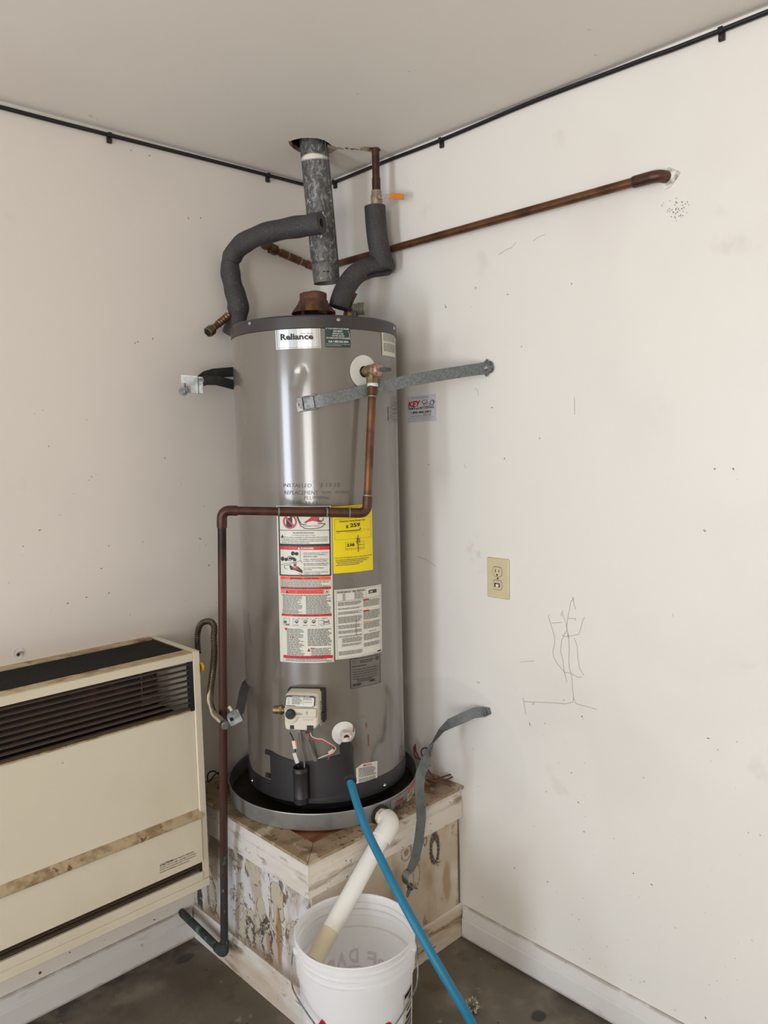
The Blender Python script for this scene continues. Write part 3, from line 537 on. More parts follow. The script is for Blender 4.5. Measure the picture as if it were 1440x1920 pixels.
# ------------------------------------------------------------------ water heater
wh = thing('water_heater', (TC.x, TC.y, .495), 'tall taupe gas water heater standing in the drain pan', 'water heater')
mb = MB(); NT, NZ = 180, 120; z0, z1 = .585, 1.87
dents = [((-138.7255, 1.7450), .011, .011, .0035), ((-141.3954, 1.7142), .007, .008, .0026), ((-159.3816, 1.6628), .010, .05, .0008)]
vs = []
for j in range(NZ+1):
    z = z0+(z1-z0)*j/NZ
    for i in range(NT):
        th = 360*i/NT-180
        r = TR+.0003*math.sin(R(th)*7+z*1.1)+.0002*math.sin(R(th)*13+1.0-z*.8)
        for (dt, dz), wa, wz, dp_ in dents:
            a = (th-dt)*math.pi/180*TR; q = (a/wa)**2+((z-dz)/wz)**2
            if q < 9: r -= dp_*math.exp(-q)
        vs.append(cyl(th, z, r))
mb.add(vs, [(j*NT+i, j*NT+(i+1) % NT, (j+1)*NT+(i+1) % NT, (j+1)*NT+i) for j in range(NZ) for i in range(NT)])
obj('tank_jacket', mb, m_tank, wh)
obj('top_cap', MB().lathe(TC, (0, 0, 1), [(TR+.001, 1.862), (TR+.0025, 1.864), (TR+.0025, 1.894), (TR-.001, 1.8985), (TR-.01, 1.8995), (.05, 1.902), (.0001, 1.902)], 128), m_tankdk, wh)
obj('base_ring', MB().lathe(TC, (0, 0, 1), [(TR-.012, .60), (TR+.001, .592), (TR+.003, .586), (TR+.003, .546), (TR-.004, .542), (TR-.014, .544)], 128), m_doorblk, wh)
obj('burner_skirt', MB().lathe(TC, (0, 0, 1), [(.205, .60), (.205, .510), (.0001, .510)], 48), m_void, wh)
for k in range(3):
    a = R(90+120*k); obj('foot', MB().box(TC.x+.17*math.cos(a)-.02, TC.x+.17*math.cos(a)+.02, TC.y+.17*math.sin(a)-.02, TC.y+.17*math.sin(a)+.02, .4935, .512), m_black, wh)
for th, z in ((-174.7144, 1.8874), (-113.4370, 1.8852), ((-57.0904, 1.8817)[0]-3, (-57.0904, 1.8817)[1]), (163.8319, 0.5589), (-86.8434, 0.5591)):
    n, t = frame(th); obj('screw', MB().lathe(cyl(th, z, TR+.002), n, [(.0055, 0), (.0055, .0018), (.0038, .004), (.0001, .0044)], 12), m_chrome, wh)
# flue collar (draft hood)
mb = MB().lathe(TC, (0, 0, 1), [(.066, 1.9395), (.0625, 1.946), (.0500, 1.962), (.0440, 1.971), (.0430, 1.976), (.0400, 1.978), (.0400, 1.997), (.0385, 1.9985), (.0380, 1.977), (.042, 1.966), (.0635, 1.941)], 40)
for i, p in enumerate(mb.v):
    q = V((p.x-TC.x, p.y-TC.y, 0)); mb.v[i] = p+q.normalized()*noise.noise(p*60)*.0014+V((0, 0, noise.noise(p*45)*.002 if p.z > 1.98 else 0))
hood = obj('draft_hood', mb, m_rust, wh, ang=50)
obj('hood_base', MB().lathe(TC, (0, 0, 1), [(.068, 1.9015), (.066, 1.905), (.046, 1.9065), (.038, 1.936), (.0001, 1.936)], 32), m_void, wh)
for k in range(3):
    a = R(200+120*k); obj('hood_leg', MB().box(TC.x+.060*math.cos(a)-.003, TC.x+.060*math.cos(a)+.003, TC.y+.060*math.sin(a)-.003, TC.y+.060*math.sin(a)+.003, 1.900, 1.948), m_rust, wh, smooth=False)
# hot and cold nipples
np_ = V((-0.1560, -0.3174, 1.9593)); nz_ = np_.z; np_.z = 1.899
nip = obj('pipe_nipple', MB().lathe(np_, (0, 0, 1), [(.014, 0), (.014, nz_-1.905), (.012, nz_-1.904), (.0115, nz_-1.885), (.0001, nz_-1.885)], 8), m_brass, wh, ang=20)
obj('solder_ring', MB().lathe(V((np_.x, np_.y, nz_)), (0, 0, 1), [(.0118, 0), (.0145, .001), (.0145, .005), (.0118, .007)], 16), m_verd, nip)
fa, fb = V((-0.0979, -0.2595, 1.9775)), V((-0.0624, -0.2934, 1.9781))
rf = obj('ribbed_fitting', MB().tube([fa.lerp(fb, i/24) for i in range(25)], [.0175+(.0035 if (i > 12 and i % 3) else 0) for i in range(25)], 16), mat('pale_cast_metal', (168, 166, 156), .5, .2), wh)
fm_ = fa.lerp(fb, .3); obj('fitting_base', MB().tube([(fm_.x, fm_.y, 1.899), (fm_.x, fm_.y, fm_.z)], .012, 12), m_galv, rf)

# nameplate and stickers
INKS = dict(paper=m_paper, ink=m_ink, grey=m_grey, red=m_red, orange=m_orangeink, white=m_white, maroon=m_maroon, yellow=m_yell, gold=m_gold, stain=m_stain, scrawl=m_scrawl)
lb = Lab(tankmap((-154.5208, 1.8723), (-125.2574, 1.8691), (-125.0096, 1.8102), (-154.3515, 1.8102)), dict(silver=m_silver, ink=m_ink, grey=m_grey), 10)
lb.rect(0, 0, 1, 1, 'silver', 0).frame(.03, .05, .97, .95, .006, .012, 'grey', 1)
lb.text('Reliance', .12, .34, .845, .61, 'ink', 2, .034).text('Water Heaters', .56, .315, .84, .365, 'grey', 2)
lb.make('nameplate', wh, label='silver nameplate with the black maker name')
lb = Lab(tankmap((-122.2090, 1.8691), (-105.5056, 1.8682), (-105.5215, 1.8128), (-122.2721, 1.8129)), dict(green=m_green, white=m_white, silver=m_silver), 6)
lb.rect(0, 0, 1, 1, 'green', 0)
lb.text('IF YOU HAVE A PROBLEM', .03, .07, .93, .15, 'white', 2, .02).text('DO NOT', .32, .19, .68, .29, 'white', 2, .02).text('RETURN THIS', .29, .33, .71, .39, 'white', 2, .02).text('WATER HEATER', .26, .43, .75, .49, 'white', 2, .02).text('TO THE PLACE OF PURCHASE', .04, .53, .95, .60, 'white', 2, .02).text('Call 1-800-365-4054', .12, .68, .9, .78, 'white', 2, .02)
lb.text('For A.S. installation, warranty, and', .04, .825, .97, .875, 'white', 2).text('performance questions.', .04, .90, .62, .95, 'white', 2)
lb.stroke([(.90, .2), (.96, .35), (.95, .5), (.985, .62)], .02, 'silver', 3)
lb.make('service_sticker', wh, label='dark green sticker with white lettering')
lb = Lab(tankmap((-78.4770, 1.8689), (-54.5476, 1.8709), (-55.5622, 1.7998), (-78.2241, 1.7990)), INKS, 8)
lb.rect(0, 0, 1, 1, 'paper', 0).text('WARNING', .38, .06, .85, .09, 'ink', 2, .02).lines(.08, .12, .96, .42, 8, 'ink', .4, 1, .16, .1).lines(.08, .49, .96, .83, 9, 'ink', .4, 1, .16, .1)
lb.make('warning_sticker', wh, label='small cream sticker of fine print at the upper right')
# long warning label
lb = Lab(tankmap((-158.0684, 1.3891), (-121.5084, 1.3869), (-122.7986, 0.9510), (-159.5371, 0.9504)), INKS, 12)
y = lambda p: (p-948)/293.0; x = lambda p: (p-521)/102.0
lb.rect(0, 0, 1, 1, 'paper', 0)
lb.rect(.02, .006, .97, .04, 'ink', 1).rect(.055, .012, .94, .038, 'orange', 2)
lb.rect(.03, .03, .055, y(1077), 'ink', 1).rect(.955, .03, .98, y(1077), 'ink', 1)
lb.ring(.255, y(977), .13, .13*102/293, .22, 'red', 3).rect(.185, y(970), .30, y(987), 'ink', 2).rect(.26, y(962), .30, y(972), 'ink', 2).stroke([(.17, y(968)), (.34, y(986))], .028, 'red', 4, .348)
lb.poly([(.50, y(979)), (.60, y(972)), (.66, y(966)), (.74, y(968)), (.78, y(974)), (.84, y(979))], 'red', 2)
fv = [(.38, y(966)), (.41, y(974)), (.45, y(984)), (.52, y(989)), (.62, y(990)), (.74, y(989.5)), (.82, y(987)), (.89, y(981)), (.84, y(980.5)), (.47, y(982)), (.43, y(975)), (.40, y(966))]
lb.stroke(fv, .012, 'ink', 3, .348).text('Flammable Vapors', .50, y(983.5), .79, y(986.5), 'grey', 3)
lb.stroke([(.72, y(966)), (.78, y(970)), (.76, y(974)), (.84, y(976)), (.86, y(970))], .012, 'ink', 3, .348)
lb.rect(.055, y(992.3), .955, y(993.3), 'ink', 1)
lb.text('FIRE AND EXPLOSION HAZARD', .31, y(996.3), .69, y(998.6), 'ink', 2, .015).text('Can result in serious injury or death.', .29, y(1000.6), .71, y(1003.2), 'ink', 2)
lb.poly([(.075, y(1007)), (.105, y(1001)), (.135, y(1007))], 'ink', 2)
for i, s_ in enumerate(('Do not store or use gasoline or other flammable vapors and liquids', 'in the vicinity of this or any other appliance. Storage of or use of gasoline', 'or other flammable vapors or liquids in the vicinity of this or any other', 'appliance can result in serious injury or death.')):
    lb.text(s_, .145 if i == 0 else .09, y(1004.6+3.4*i), .93 if i < 3 else .61, y(1007+3.4*i), 'ink', 2, .012)
lb.rect(.03, y(1018), .98, y(1022.5), 'ink', 1).rect(.05, y(1022.5), .955, y(1029), 'red', 1)
lb.text('DANGER', .455, y(1024), .68, y(1027.8), 'white', 3, .02).poly([(.39, y(1028)), (.415, y(1023.7)), (.44, y(1028))], 'white', 3)
lb.rect(.432, y(1030), .438, y(1049), 'ink', 1)
for i, (s_, w) in enumerate((('Water temperature over 125\u00b0F can', .9), ('cause severe burns instantly or', .88), ('death from scalds.', .72), ('Children, disabled and elderly are', .9), ('at highest risk of being scalded.', .89), ('See instruction manual before set-', .92), ('ting temperature at water heater.', .89), ('Feel water before bathing or', .84), ('showering.', .62), ('Temperature limiting valves are', .9), ('available, see manual.', .77))):
    vy = (1033.6, 1036.7, 1040, 1045.3, 1048.6, 1053, 1056.2, 1061.2, 1064.4, 1069, 1072.4)[i]; lb.text(s_, .49, y(vy), w+.02, y(vy+2.3), 'ink', 2, .015)
lb.disc(.30, y(1035.5), .035, .013, 'ink').disc(.37, y(1036), .035, .011, 'ink').disc(.10, y(1046), .035, .014, 'ink').disc(.17, y(1047), .03, .011, 'ink').ring(.24, y(1045), .05, .016, .2, 'ink').poly([(.22, y(1043)), (.32, y(1042.5)), (.36, y(1046)), (.36, y(1050)), (.31, y(1050)), (.30, y(1047)), (.22, y(1047))], 'ink', 3)
lb.lines(.29, y(1051), .37, y(1054), 2, 'red', .7, 3, .03, 0).rect(.31, y(1054.5), .36, y(1060), 'grey', 2)
lb.stroke([(.06, y(1057.5)), (.29, y(1052))], .008, 'grey', 2, .348).stroke([(.46, y(1075)), (.13, y(1063)), (.13, y(1059)), (.28, y(1055))], .008, 'ink', 2, .348).stroke([(.37, y(1051)), (.43, y(1049)), (.47, y(1052))], .008, 'grey', 2, .348)
lb.poly([(.25, y(1066)), (.25, y(1063.5)), (.34, y(1062)), (.38, y(1059)), (.47, y(1067)), (.47, y(1072)), (.38, y(1068.5)), (.33, y(1066.5))], 'ink', 3)
for a, b in ((1058, 1063), (1060, 1064), (1062.5, 1065)): lb.stroke([(.235, y(a)), (.32, y(b))], .018, 'ink', 3, .348)
lb.stroke([(.29, y(1061)), (.33, y(1063)), (.39, y(1061.5))], .022, 'red', 4, .348).lines(.31, y(1063), .42, y(1066), 2, 'red', .6, 4, .03, 0)
lb.rect(.03, y(1075.5), .98, y(1078), 'ink', 1).rect(.045, y(1078.6), .97, y(1084.6), 'orange', 1).text('WARNING / ADVERTENCIA', .27, y(1079.9), .76, y(1083.4), 'ink', 2, .02).poly([(.235, y(1083.6)), (.255, y(1079.6)), (.275, y(1083.6))], 'ink', 2)
lb.frame(.04, y(1085), .975, y(1097.6), .004, .001, 'grey', 1).lines(.055, y(1085.8), .955, y(1097), 5, 'grey', .45, 2, .05, .4)
lb.rect(.045, y(1098), .975, y(1102.5), 'red', 1).text('FOR YOUR SAFETY READ BEFORE LIGHTING', .08, y(1099), .92, y(1102.2), 'maroon', 2, .02)
lb.rect(.05, y(1103.2), .125, y(1110.6), 'red', 1).ring(.088, y(1107), .026, .009, .35, 'white', 2).rect(.135, y(1103), .84, y(1111), 'orange', 1).poly([(.145, y(1110)), (.175, y(1104)), (.21, y(1110)), ], 'maroon', 2).text('WARNING:', .22, y(1104.4), .34, y(1106.2), 'maroon', 2, .02).lines(.36, y(1104), .82, y(1110), 3, 'maroon', .4, 2, .05).lines(.22, y(1106.6), .34, y(1110), 2, 'maroon', .4, 2, .05)
lb.frame(.855, y(1103.4), .935, y(1110.6), .006, .002, 'grey', 1).poly([(.875, y(1109)), (.89, y(1105)), (.91, y(1106)), (.915, y(1109))], 'red', 2)
lb.lines(.06, y(1112.4), .96, y(1114.6), 1, 'ink', .55, 2, .04, 0).lines(.085, y(1114.8), .46, y(1139.6), 12, 'grey', .5, 2, .05).lines(.52, y(1114.8), .97, y(1140.2), 13, 'grey', .55, 2, .05, .2)
lb.rect(.055, y(1148.6), .975, y(1153.4), 'red', 1).text('LIGHTING INSTRUCTIONS', .275, y(1149.8), .74, y(1152.8), 'maroon', 2, .03)
lb.lines(.075, y(1140), .47, y(1148), 4, 'grey', .5, 2, .05).lines(.52, y(1140.2), .97, y(1148.4), 4, 'grey', .5, 2, .05)
lb.frame(.09, y(1157), .21, y(1171), .006, .002, 'grey', 1).rect(.10, y(1162), .15, y(1167), 'grey', 2).rect(.13, y(1168), .20, y(1170), 'grey', 2)
lb.frame(.27, y(1155.4), .745, y(1173), .004, .001, 'grey', 1)
for cu in (.345, .505, .655): lb.ring(cu, y(1162.5), .032, .0125, .28, 'ink', 2, 16).disc(cu, y(1164), .018, .007, 'grey', 2, 10).lines(cu-.05, y(1168.6), cu+.04, y(1170.6), 1, 'grey', .5, 2, .03, 0).rect(cu-.065, y(1158), cu-.045, y(1159), 'grey', 2).rect(cu+.03, y(1156.6), cu+.05, y(1158), 'grey', 2).rect(cu-.06, y(1163.5), cu-.045, y(1164.3), 'grey', 2)
lb.lines(.80, y(1156), .91, y(1158), 1, 'grey', .5, 2, .03).lines(.77, y(1160), .86, y(1162), 1, 'grey', .5, 2, .03).rect(.82, y(1163), .93, y(1164.6), 'ink', 2).ring(.88, y(1167), .06, .006, .3, 'grey', 2).rect(.91, y(1160), .92, y(1162.5), 'ink', 2).ring(.80, y(1169), .03, .008, .2, 'grey', 2)
lb.lines(.15, y(1176), .48, y(1236-9), 20, 'grey', .5, 2, .05, .35).lines(.54, y(1176), .97, y(1209), 12, 'grey', .55, 2, .05, .15).lines(.60, y(1213), .97, y(1228), 6, 'grey', .5, 2, .05, .4)
lb.disc(.135, y(1177.5), .02, .009, 'red', 3).disc(.25, y(1192.5), .024, .01, 'red', 3).rect(.244, y(1190), .256, y(1195), 'white', 4)
lb.poly([(.53, y(1219)), (.555, y(1212.6)), (.585, y(1219))], 'maroon', 3).rect(.59, y(1212.4), .665, y(1214.8), 'red', 3)
lb.rect(.07, y(1227.5), .985, y(1233), 'red', 1).text('TO TURN OFF GAS TO APPLIANCE', .21, y(1228.8), .83, y(1232), 'maroon', 2, .03)
lb.lines(.12, y(1233.4), .97, y(1238.2), 2, 'grey', .45, 2, .05, .6).frame(.07, y(1233), .98, y(1238.6), .004, .001, 'grey', 1).lines(.87, y(1239), .98, y(1240.2), 1, 'grey', .7, 2, .04, 0)
lb.make('warning_label', wh, label='long white safety label with red and orange bars')
# yellow energy label
lb = Lab(tankmap((-121.1805, 1.3839), (-92.1512, 1.3857), (-92.4155, 1.1984), (-121.4247, 1.1990)), INKS, 10)
lb.rect(0, 0, 1, 1, 'yellow', 0)
lb.text('U.S. Government', .05, .018, .24, .028, 'ink', 2).text('Federal law prohibits removal', .31, .016, .76, .03, 'ink', 2)
lb.text('ENERGY', .06, .045, .63, .105, 'ink', 2, .05).text('GUIDE', .65, .045, .92, .105, 'ink', 2, .03)
lb.frame(.05, .19, .96, .50, .005, .003, 'grey', 1)
lb.text('Estimated Yearly Energy Cost', .17, .215, .80, .245, 'ink', 2, .02).text('$', .31, .285, .37, .335, 'ink', 2, .03).text('259', .41, .265, .66, .325, 'ink', 2, .03)
lb.rect(.09, .368, .66, .379, 'ink', 2).rect(.09, .355, .095, .38, 'ink', 2).rect(.66, .372, .92, .374, 'grey', 2).poly([(.64, .345), (.69, .345), (.665, .365)], 'ink', 2).text('$230', .09, .392, .17, .404, 'ink', 2).text('$287', .86, .387, .92, .398, 'ink', 2).text('Cost Range of Similar Models', .31, .389, .71, .402, 'ink', 2)
lb.frame(.29, .545, .76, .665, .005, .003, 'grey', 1).text('238', .32, .565, .51, .61, 'ink', 2, .03).text('therms', .60, .585, .75, .604, 'ink', 2).text('Estimated Yearly Energy Use', .30, .632, .75, .652, 'ink', 2)
lb.text('Your cost will depend on your utility rates and use.', .04, .757, .965, .785, 'ink', 2)
for i, s_ in enumerate(('Cost range based only on standard capacity models of this type.', 'Estimated energy cost based on a national average', 'natural gas cost of this unit.', 'For more information visit the website.')): lb.lines(.06 if i != 2 else .09, .795+.0255*i, .93-.1*i, .812+.0255*i, 1, 'grey', .6, 2, .035, .1)
for ps in ([(.60, .45), (.595, .55), (.60, .70)], [(.575, .49), (.57, .58)], [(.63, .5), (.64, .57)]): lb.stroke(ps, .02, 'stain', 3, .6)
lb.make('energy_label', wh, label='yellow energy label with black lettering')
# white instruction label
lb = Lab(tankmap((-121.2133, 1.1535), (-85.2204, 1.1528), (-85.7632, 0.9573), (-121.6950, 0.9567)), INKS, 10)
lb.rect(0, 0, 1, 1, 'paper', 0).frame(.03, .015, .97, .985, .004, .003, 'grey', 1)
lb.rect(.03, .165, .62, .169, 'grey', 1).rect(.62, .015, .624, .169, 'grey', 1).rect(.62, .165, .97, .169, 'grey', 1).rect(.32, .02, .324, .055, 'grey', 1)
lb.lines(.05, .025, .31, .055, 2, 'ink', .6, 2, .07, 0).lines(.34, .025, .60, .055, 2, 'ink', .6, 2, .07, 0).lines(.15, .06, .21, .16, 5, 'grey', .45, 2, .06, 0).lines(.38, .06, .58, .155, 5, 'grey', .5, 2, .05, .2)
lb.rect(.68, .055, .87, .105, 'ink', 2).text('AHRI', .70, .065, .77, .095, 'white', 3, .02).lines(.78, .065, .86, .095, 2, 'grey', .6, 3, .05, 0)
for v0, v1, n in ((.18, .235, 5), (.265, .29, 2), (.32, .36, 3), (.39, .485, 8), (.51, .565, 4), (.59, .635, 4), (.665, .69, 2), (.885, .945, 5)): lb.lines(.06, v0, .53, v1, n, 'grey', .5, 2, .06, .15)
lb.lines(.13, .70, .53, .77, 6, 'grey', .5, 2, .06, .15).lines(.12, .785, .52, .82, 3, 'grey', .5, 2, .06, .2)
for v0, v1, n, c_ in ((.175, .29, 7, 'red'), (.335, .475, 8, 'red'), (.495, .61, 7, 'gold')): lb.lines(.56, v0+.012, .95, v1, n, 'grey', .5, 2, .06, .1).rect(.555, v0, .685, v0+.022, c_, 3)
lb.lines(.67, .645, .86, .66, 1, 'grey', .5, 2, .06, 0).lines(.56, .68, .95, .775, 6, 'grey', .5, 2, .06, .1).lines(.56, .81, .95, .87, 4, 'grey', .5, 2, .06, .1).rect(.87, .965, .97, .985, 'ink', 2)
lb.stroke([(.405, .46), (.40, .56), (.405, .68)], .01, 'stain', 3, .6)
lb.make('instruction_label', wh, label='white fine print label with small red and yellow bars')
# foil rating plate
lb = Lab(tankmap((-112.0795, 0.9539), (-87.9332, 0.9515), (-88.0777, 0.8685), (-112.0908, 0.8697)), dict(plate=m_plate, ink=m_ink, grey=m_grey), 8)
lb.rect(0, 0, 1, 1, 'plate', 0).frame(.0, 0, 1, 1, .015, .012, 'ink', 1)
lb.lines(.3, .07, .75, .18, 2, 'ink', .4, 2, .08).ring(.88, .11, .06, .06, .4, 'ink').lines(.05, .24, .5, .29, 1, 'ink', .5, 2, .08, 0).ring(.13, .12, .05, .06, .2, 'grey')
for v in (.34, .42, .50, .58, .66): lb.rect(.03, v, .95, v+.006, 'grey', 1).lines(.08, v+.02, .92, v+.06, 1, 'ink', .4, 2, .12, .1)
lb.lines(.2, .72, .75, .83, 3, 'ink', .4, 2, .07)
for a, b, v in ((.06, .32, .85), (.60, .78, .80)):
    u = a
    while u < b: w = rnd.choice((.008, .016)); lb.rect(u, v, u+w, v+.09, 'ink', 2, 1); u += w+.01
lb.make('rating_plate', wh, label='dull foil rating plate with barcodes')
# lower small warning with a cut corner
lb = Lab(tankmap((-109.7841, 0.6478), (-92.8245, 0.6411), (-93.3666, 0.5683), (-109.9168, 0.5709)), INKS, 6)
[lb.poly([(i/8, max(0, .16-.6*i/8)), ((i+1)/8, max(0, .16-.6*(i+1)/8)), ((i+1)/8, 1), (i/8, 1)], 'paper', 0) for i in range(8)]
lb.rect(.32, .05, .70, .115, 'red', 2).text('DANGER', .42, .06, .68, .10, 'white', 3, .02).lines(.10, .15, .92, .52, 9, 'ink', .4, 2, .1).lines(.10, .55, .92, .90, 9, 'ink', .4, 2, .1).lines(.76, .92, .94, .955, 1, 'ink', .6, 2, .08, 0)
lb.make('danger_sticker', wh, label='small white danger sticker with a cut corner')
# worn ghost of an older sticker
lb = Lab(tankmap((-71.8825, 1.6782), (-54.8679, 1.6811), (-54.6638, 1.6157), (-71.8392, 1.6147)), dict(p=mat('worn_paper', (140, 134, 126), .4), r=m_stain), 3)
lb.rect(0, .35, .18, .98, 'p', 0)
for v in (.35, .55, .7, .8): lb.rect(.25, v, .95, v+.06, 'p', 0)
lb.make('worn_sticker', wh, label='worn traces of an old sticker')
# handwriting
lb = Lab(tankmap((-154.6538, 1.4537), (-106.9560, 1.4486), (-107.4089, 1.3839), (-155.2659, 1.3892)), dict(s=m_scrawl), 8)
for s_, u0, v0, u1, v1 in (('INSTALLED', .04, .05, .44, .20), ('3-13-15', .55, .02, .82, .19), ('REPLACEMENT', .06, .35, .53, .51), ('FOR', .59, .36, .70, .48), ('10-10-07', .76, .36, .96, .47), ('PLUMBING', .34, .57, .69, .72), ('350-3543', .17, .79, .52, .92)): lb.text(s_, u0, v0, u1, v1, 's', 0, -.012, .1)
lb.make('handwriting', wh)
for ps, w in (([(.40, .22), (.41, .30)], .035), ([(.46, .42), (.47, .62)], .03), ([(.30, .1), (.31, .13)], .02)): Lab(tankmap((-111.3700, 0.8092), (-84.9986, 0.7844), (-86.4311, 0.6101), (-112.5232, 0.6390)), dict(s=m_stain), 4).stroke(ps, w, 's', 0, .6).make('rust_drip', wh)
# relief valve
n, t = frame(-96); zc = 1.7495; o_ = cyl(-96, zc, TR)
mb = MB(); vs = []
for i in range(33):                                            # curved escutcheon disc
    for rr in (.0155, .030, .045): a = 2*math.pi*i/32; vs.append(cyl(-96+math.degrees(rr*math.cos(a)/TR), zc+rr*math.sin(a), TR+.0035-.0008*(rr > .04)))
mb.add(vs, [(3*i+k, 3*i+3+k, 3*i+4+k, 3*i+1+k) for i in range(32) for k in (0, 1)])
esc = obj('escutcheon', mb, m_whiteplas, wh); obj('shadow_gap', MB().lathe(o_+n*.001, n, [(.0001, 0), (.0165, .0)], 24), m_void, esc)
rv = obj('relief_valve', MB().tube([o_, o_+n*.022], .0125, 16).tube([o_+n*.016, o_+n*.026], .0155, 6).tube([o_+n*.024, o_+n*.050], .0165, 18).tube([o_+n*.040+V((0, 0, 0)), o_+n*.040+V((0, 0, -.034))], .0150, 16).tube([o_+n*.040+V((0, 0, -.018)), o_+n*.040+V((0, 0, -.034))], .0175, 8), m_brass, wh, ang=30)
obj('valve_cap', MB().lathe(o_+n*.050, n, [(.0175, 0), (.0185, .003), (.0175, .018), (.013, .023), (.0001, .023)], 20), mat('pinkish_brass', (176, 138, 124), .5, .5, layers=[dict(c=(130, 100, 90), s=140, lo=.5, hi=.6)]), rv)
lv = o_+n*.073; ld = (t*.9+n*.45).normalized()
obj('test_lever', MB().band([lv-ld*.004, lv+ld*.010, lv+ld*.024, lv+ld*.027+V((0, 0, -.001))], .011, (0, 0, 1), .001).lathe(lv+ld*.026-t.cross(V((0, 0, 1)))*.001, n, [(.003, 0), (.006, 0), (.006, .002), (.003, .002)], 14), m_strap_dk, rv)
ov = o_+n*.040
obj('sealing_tape', MB().lathe(ov+V((0, 0, -.044)), (0, 0, 1), [(.013, 0), (.0145, .001), (.0148, .010), (.013, .011)], 16), m_whiteplas, rv)
# gas valve
GT, GZ = (-141.8730, 0.8308); n, t = frame(GT); gz = V((0, 0, 1)); gc = cyl(GT, GZ, TR)
gw, gh = .0485, .0515
def gp(u, v, d): return gc+t*(u*gw)+gz*(v*gh)+n*d
prof = [(-.88, -1), (.55, -1), (.86, -.86), (1, -.62), (1, .86), (.90, 1), (-.78, 1), (-.90, .86), (-1, -.1), (-1, -.62), (-.97, -.9)]
mb = MB(); fr_, bk_ = [], []
vs = [gp(u, v, .012) for u, v in prof]+[gp(u, v, .052) for u, v in prof]+[gp(u*.93, v*.93, .066 if v < .35 else .058) for u, v in prof]
k = len(prof); mb.add(vs, [tuple(range(k))[::-1]]+[(a*k+i, a*k+(i+1) % k, (a+1)*k+(i+1) % k, (a+1)*k+i) for a in (0, 1) for i in range(k)]+[tuple(range(2*k, 3*k))])
gv = obj('gas_valve', mb, m_valve, wh, bevel=.003, ang=50)
obj('valve_back', MB().obox(gc+n*.008+gz*.004+t*.004, t*.052, n*.012, gz*.046).obox(gc+n*.02-gz*.022+t*.05, t*.006, n*.012, gz*.01), m_black, gv, bevel=.003)
obj('raised_housing', MB().prism([gp(-.92, -.42, .060), gp(-.55, -.60, .062), gp(-.3, -.48, .062), gp(-.15, -.22, .062), gp(.9, -.22, .062), gp(.9, .26, .062), gp(-.92, .26, .062)], n*.0075), m_valve, gv, bevel=.002)
dc = gp(-.55, -.02, .069)
obj('dial', MB().lathe(dc, n, [(.0135, 0), (.0135, .008), (.0115, .011), (.0001, .011)], 24).obox(dc+n*.012, (t*.8+gz*.6)*.009, (gz*.8-t*.6)*.002, n*.002), m_black, gv, bevel=.0008)
lab = Lab(lambda u, v, d: gp(-.90+1.76*u, .93-.62*v, .0645+.0025*v+d), INKS, 2)
lab.poly([(.08, 0), (.93, .02), (1, .12), (.98, .85), (.90, .97), (.06, .93), (0, .8), (.04, .1)], 'ink', 0).poly([(.10, .13), (.95, .15), (.965, .3), (.945, .84), (.88, .93), (.075, .89), (.03, .78), (.06, .2)], 'paper', 1)
lab.text('STATUS LIGHT CODE', .25, .03, .82, .105, 'white', 2, .02).lines(.24, .16, .58, .74, 8, 'ink', .45, 2, .09).lines(.62, .16, .92, .38, 3, 'ink', .4, 2, .09)
for i in range(6): lab.rect(.05, .20+i*.1, .21, .208+i*.1, 'ink', 2)
lab.rect(.13, .18, .136, .78, 'ink', 2).lines(.08, .82, .36, .89, 1, 'ink', .8, 2, .09, 0).lines(.64, .5, .9, .58, 1, 'ink', .5, 2, .05).rect(.6, .16, .606, .75, 'ink', 2)
lab.make('code_label', gv)
lab = Lab(lambda u, v, d: gp(-1+2*u, 1-2*v, .0697+d), dict(ink=m_ink, grey=m_grey), 2)
for a in range(-140, 150, 32): lab.rect(.225+.095*math.sin(R(a))-.006, .51-.095*math.cos(R(a))-.004, .225+.095*math.sin(R(a))+.012, .51-.095*math.cos(R(a))+.005, 'ink', 0)
lab.lines(.07, .385, .27, .415, 2, 'ink', .5, 0, .05, 0).lines(.31, .48, .58, .545, 4, 'ink', .5, 0, .05, .3).ring(.69, .47, .028, .028, .4, 'ink', 0).lines(.66, .52, .72, .535, 1, 'ink', .6, 0, .03, 0)
lab.make('dial_marks', gv)
lab = Lab(lambda u, v, d: gp(-1+2*u, 1-2*v, .0662+d), dict(v=mat('embossed_ivory', (186, 176, 158), .5)), 2)
lab.text('Honeywell', .55, .66, .84, .71, 'v', 1); lab.make('embossed_name', gv)
obj('connector', MB().obox(gp(.52, -.78, .064), t*.0085, gz*.006, n*.006), m_black, gv, bevel=.001); obj('connector', MB().obox(gp(-.52, -.78, .064), t*.0055, gz*.0055, n*.004), m_black, gv, bevel=.001)
obj('gas_inlet', MB().tube([gp(-.98, -.05, .038), gp(-1.22, -.05, .038)], .010, 16).tube([gp(-1.2, -.05, .038), gp(-1.34, -.05, .038)], .0135, 6).tube([gp(-1.3, -.05, .038), gp(-1.72, -.05, .038)], .0105, 16).tube([gp(-1.5, -.05, .038), gp(-1.56, -.05, .038)], .0118, 16), m_brass, gv, ang=30)
obj('test_fitting', MB().tube([gp(-.06, -1, .04), gp(-.06, -1.16, .04)], .006, 6), m_brass, gv, ang=20)
lab = Lab(lambda u, v, d: gp(1.0, .55-1.4*v, .022+.024*u)+t*(.0004+d), dict(p=m_paper, i=m_grey), 1)
lab.rect(0, 0, 1, 1, 'p', 0).lines(.2, .05, .8, .95, 9, 'i', .5, 1, .4); lab.make('side_label', gv)
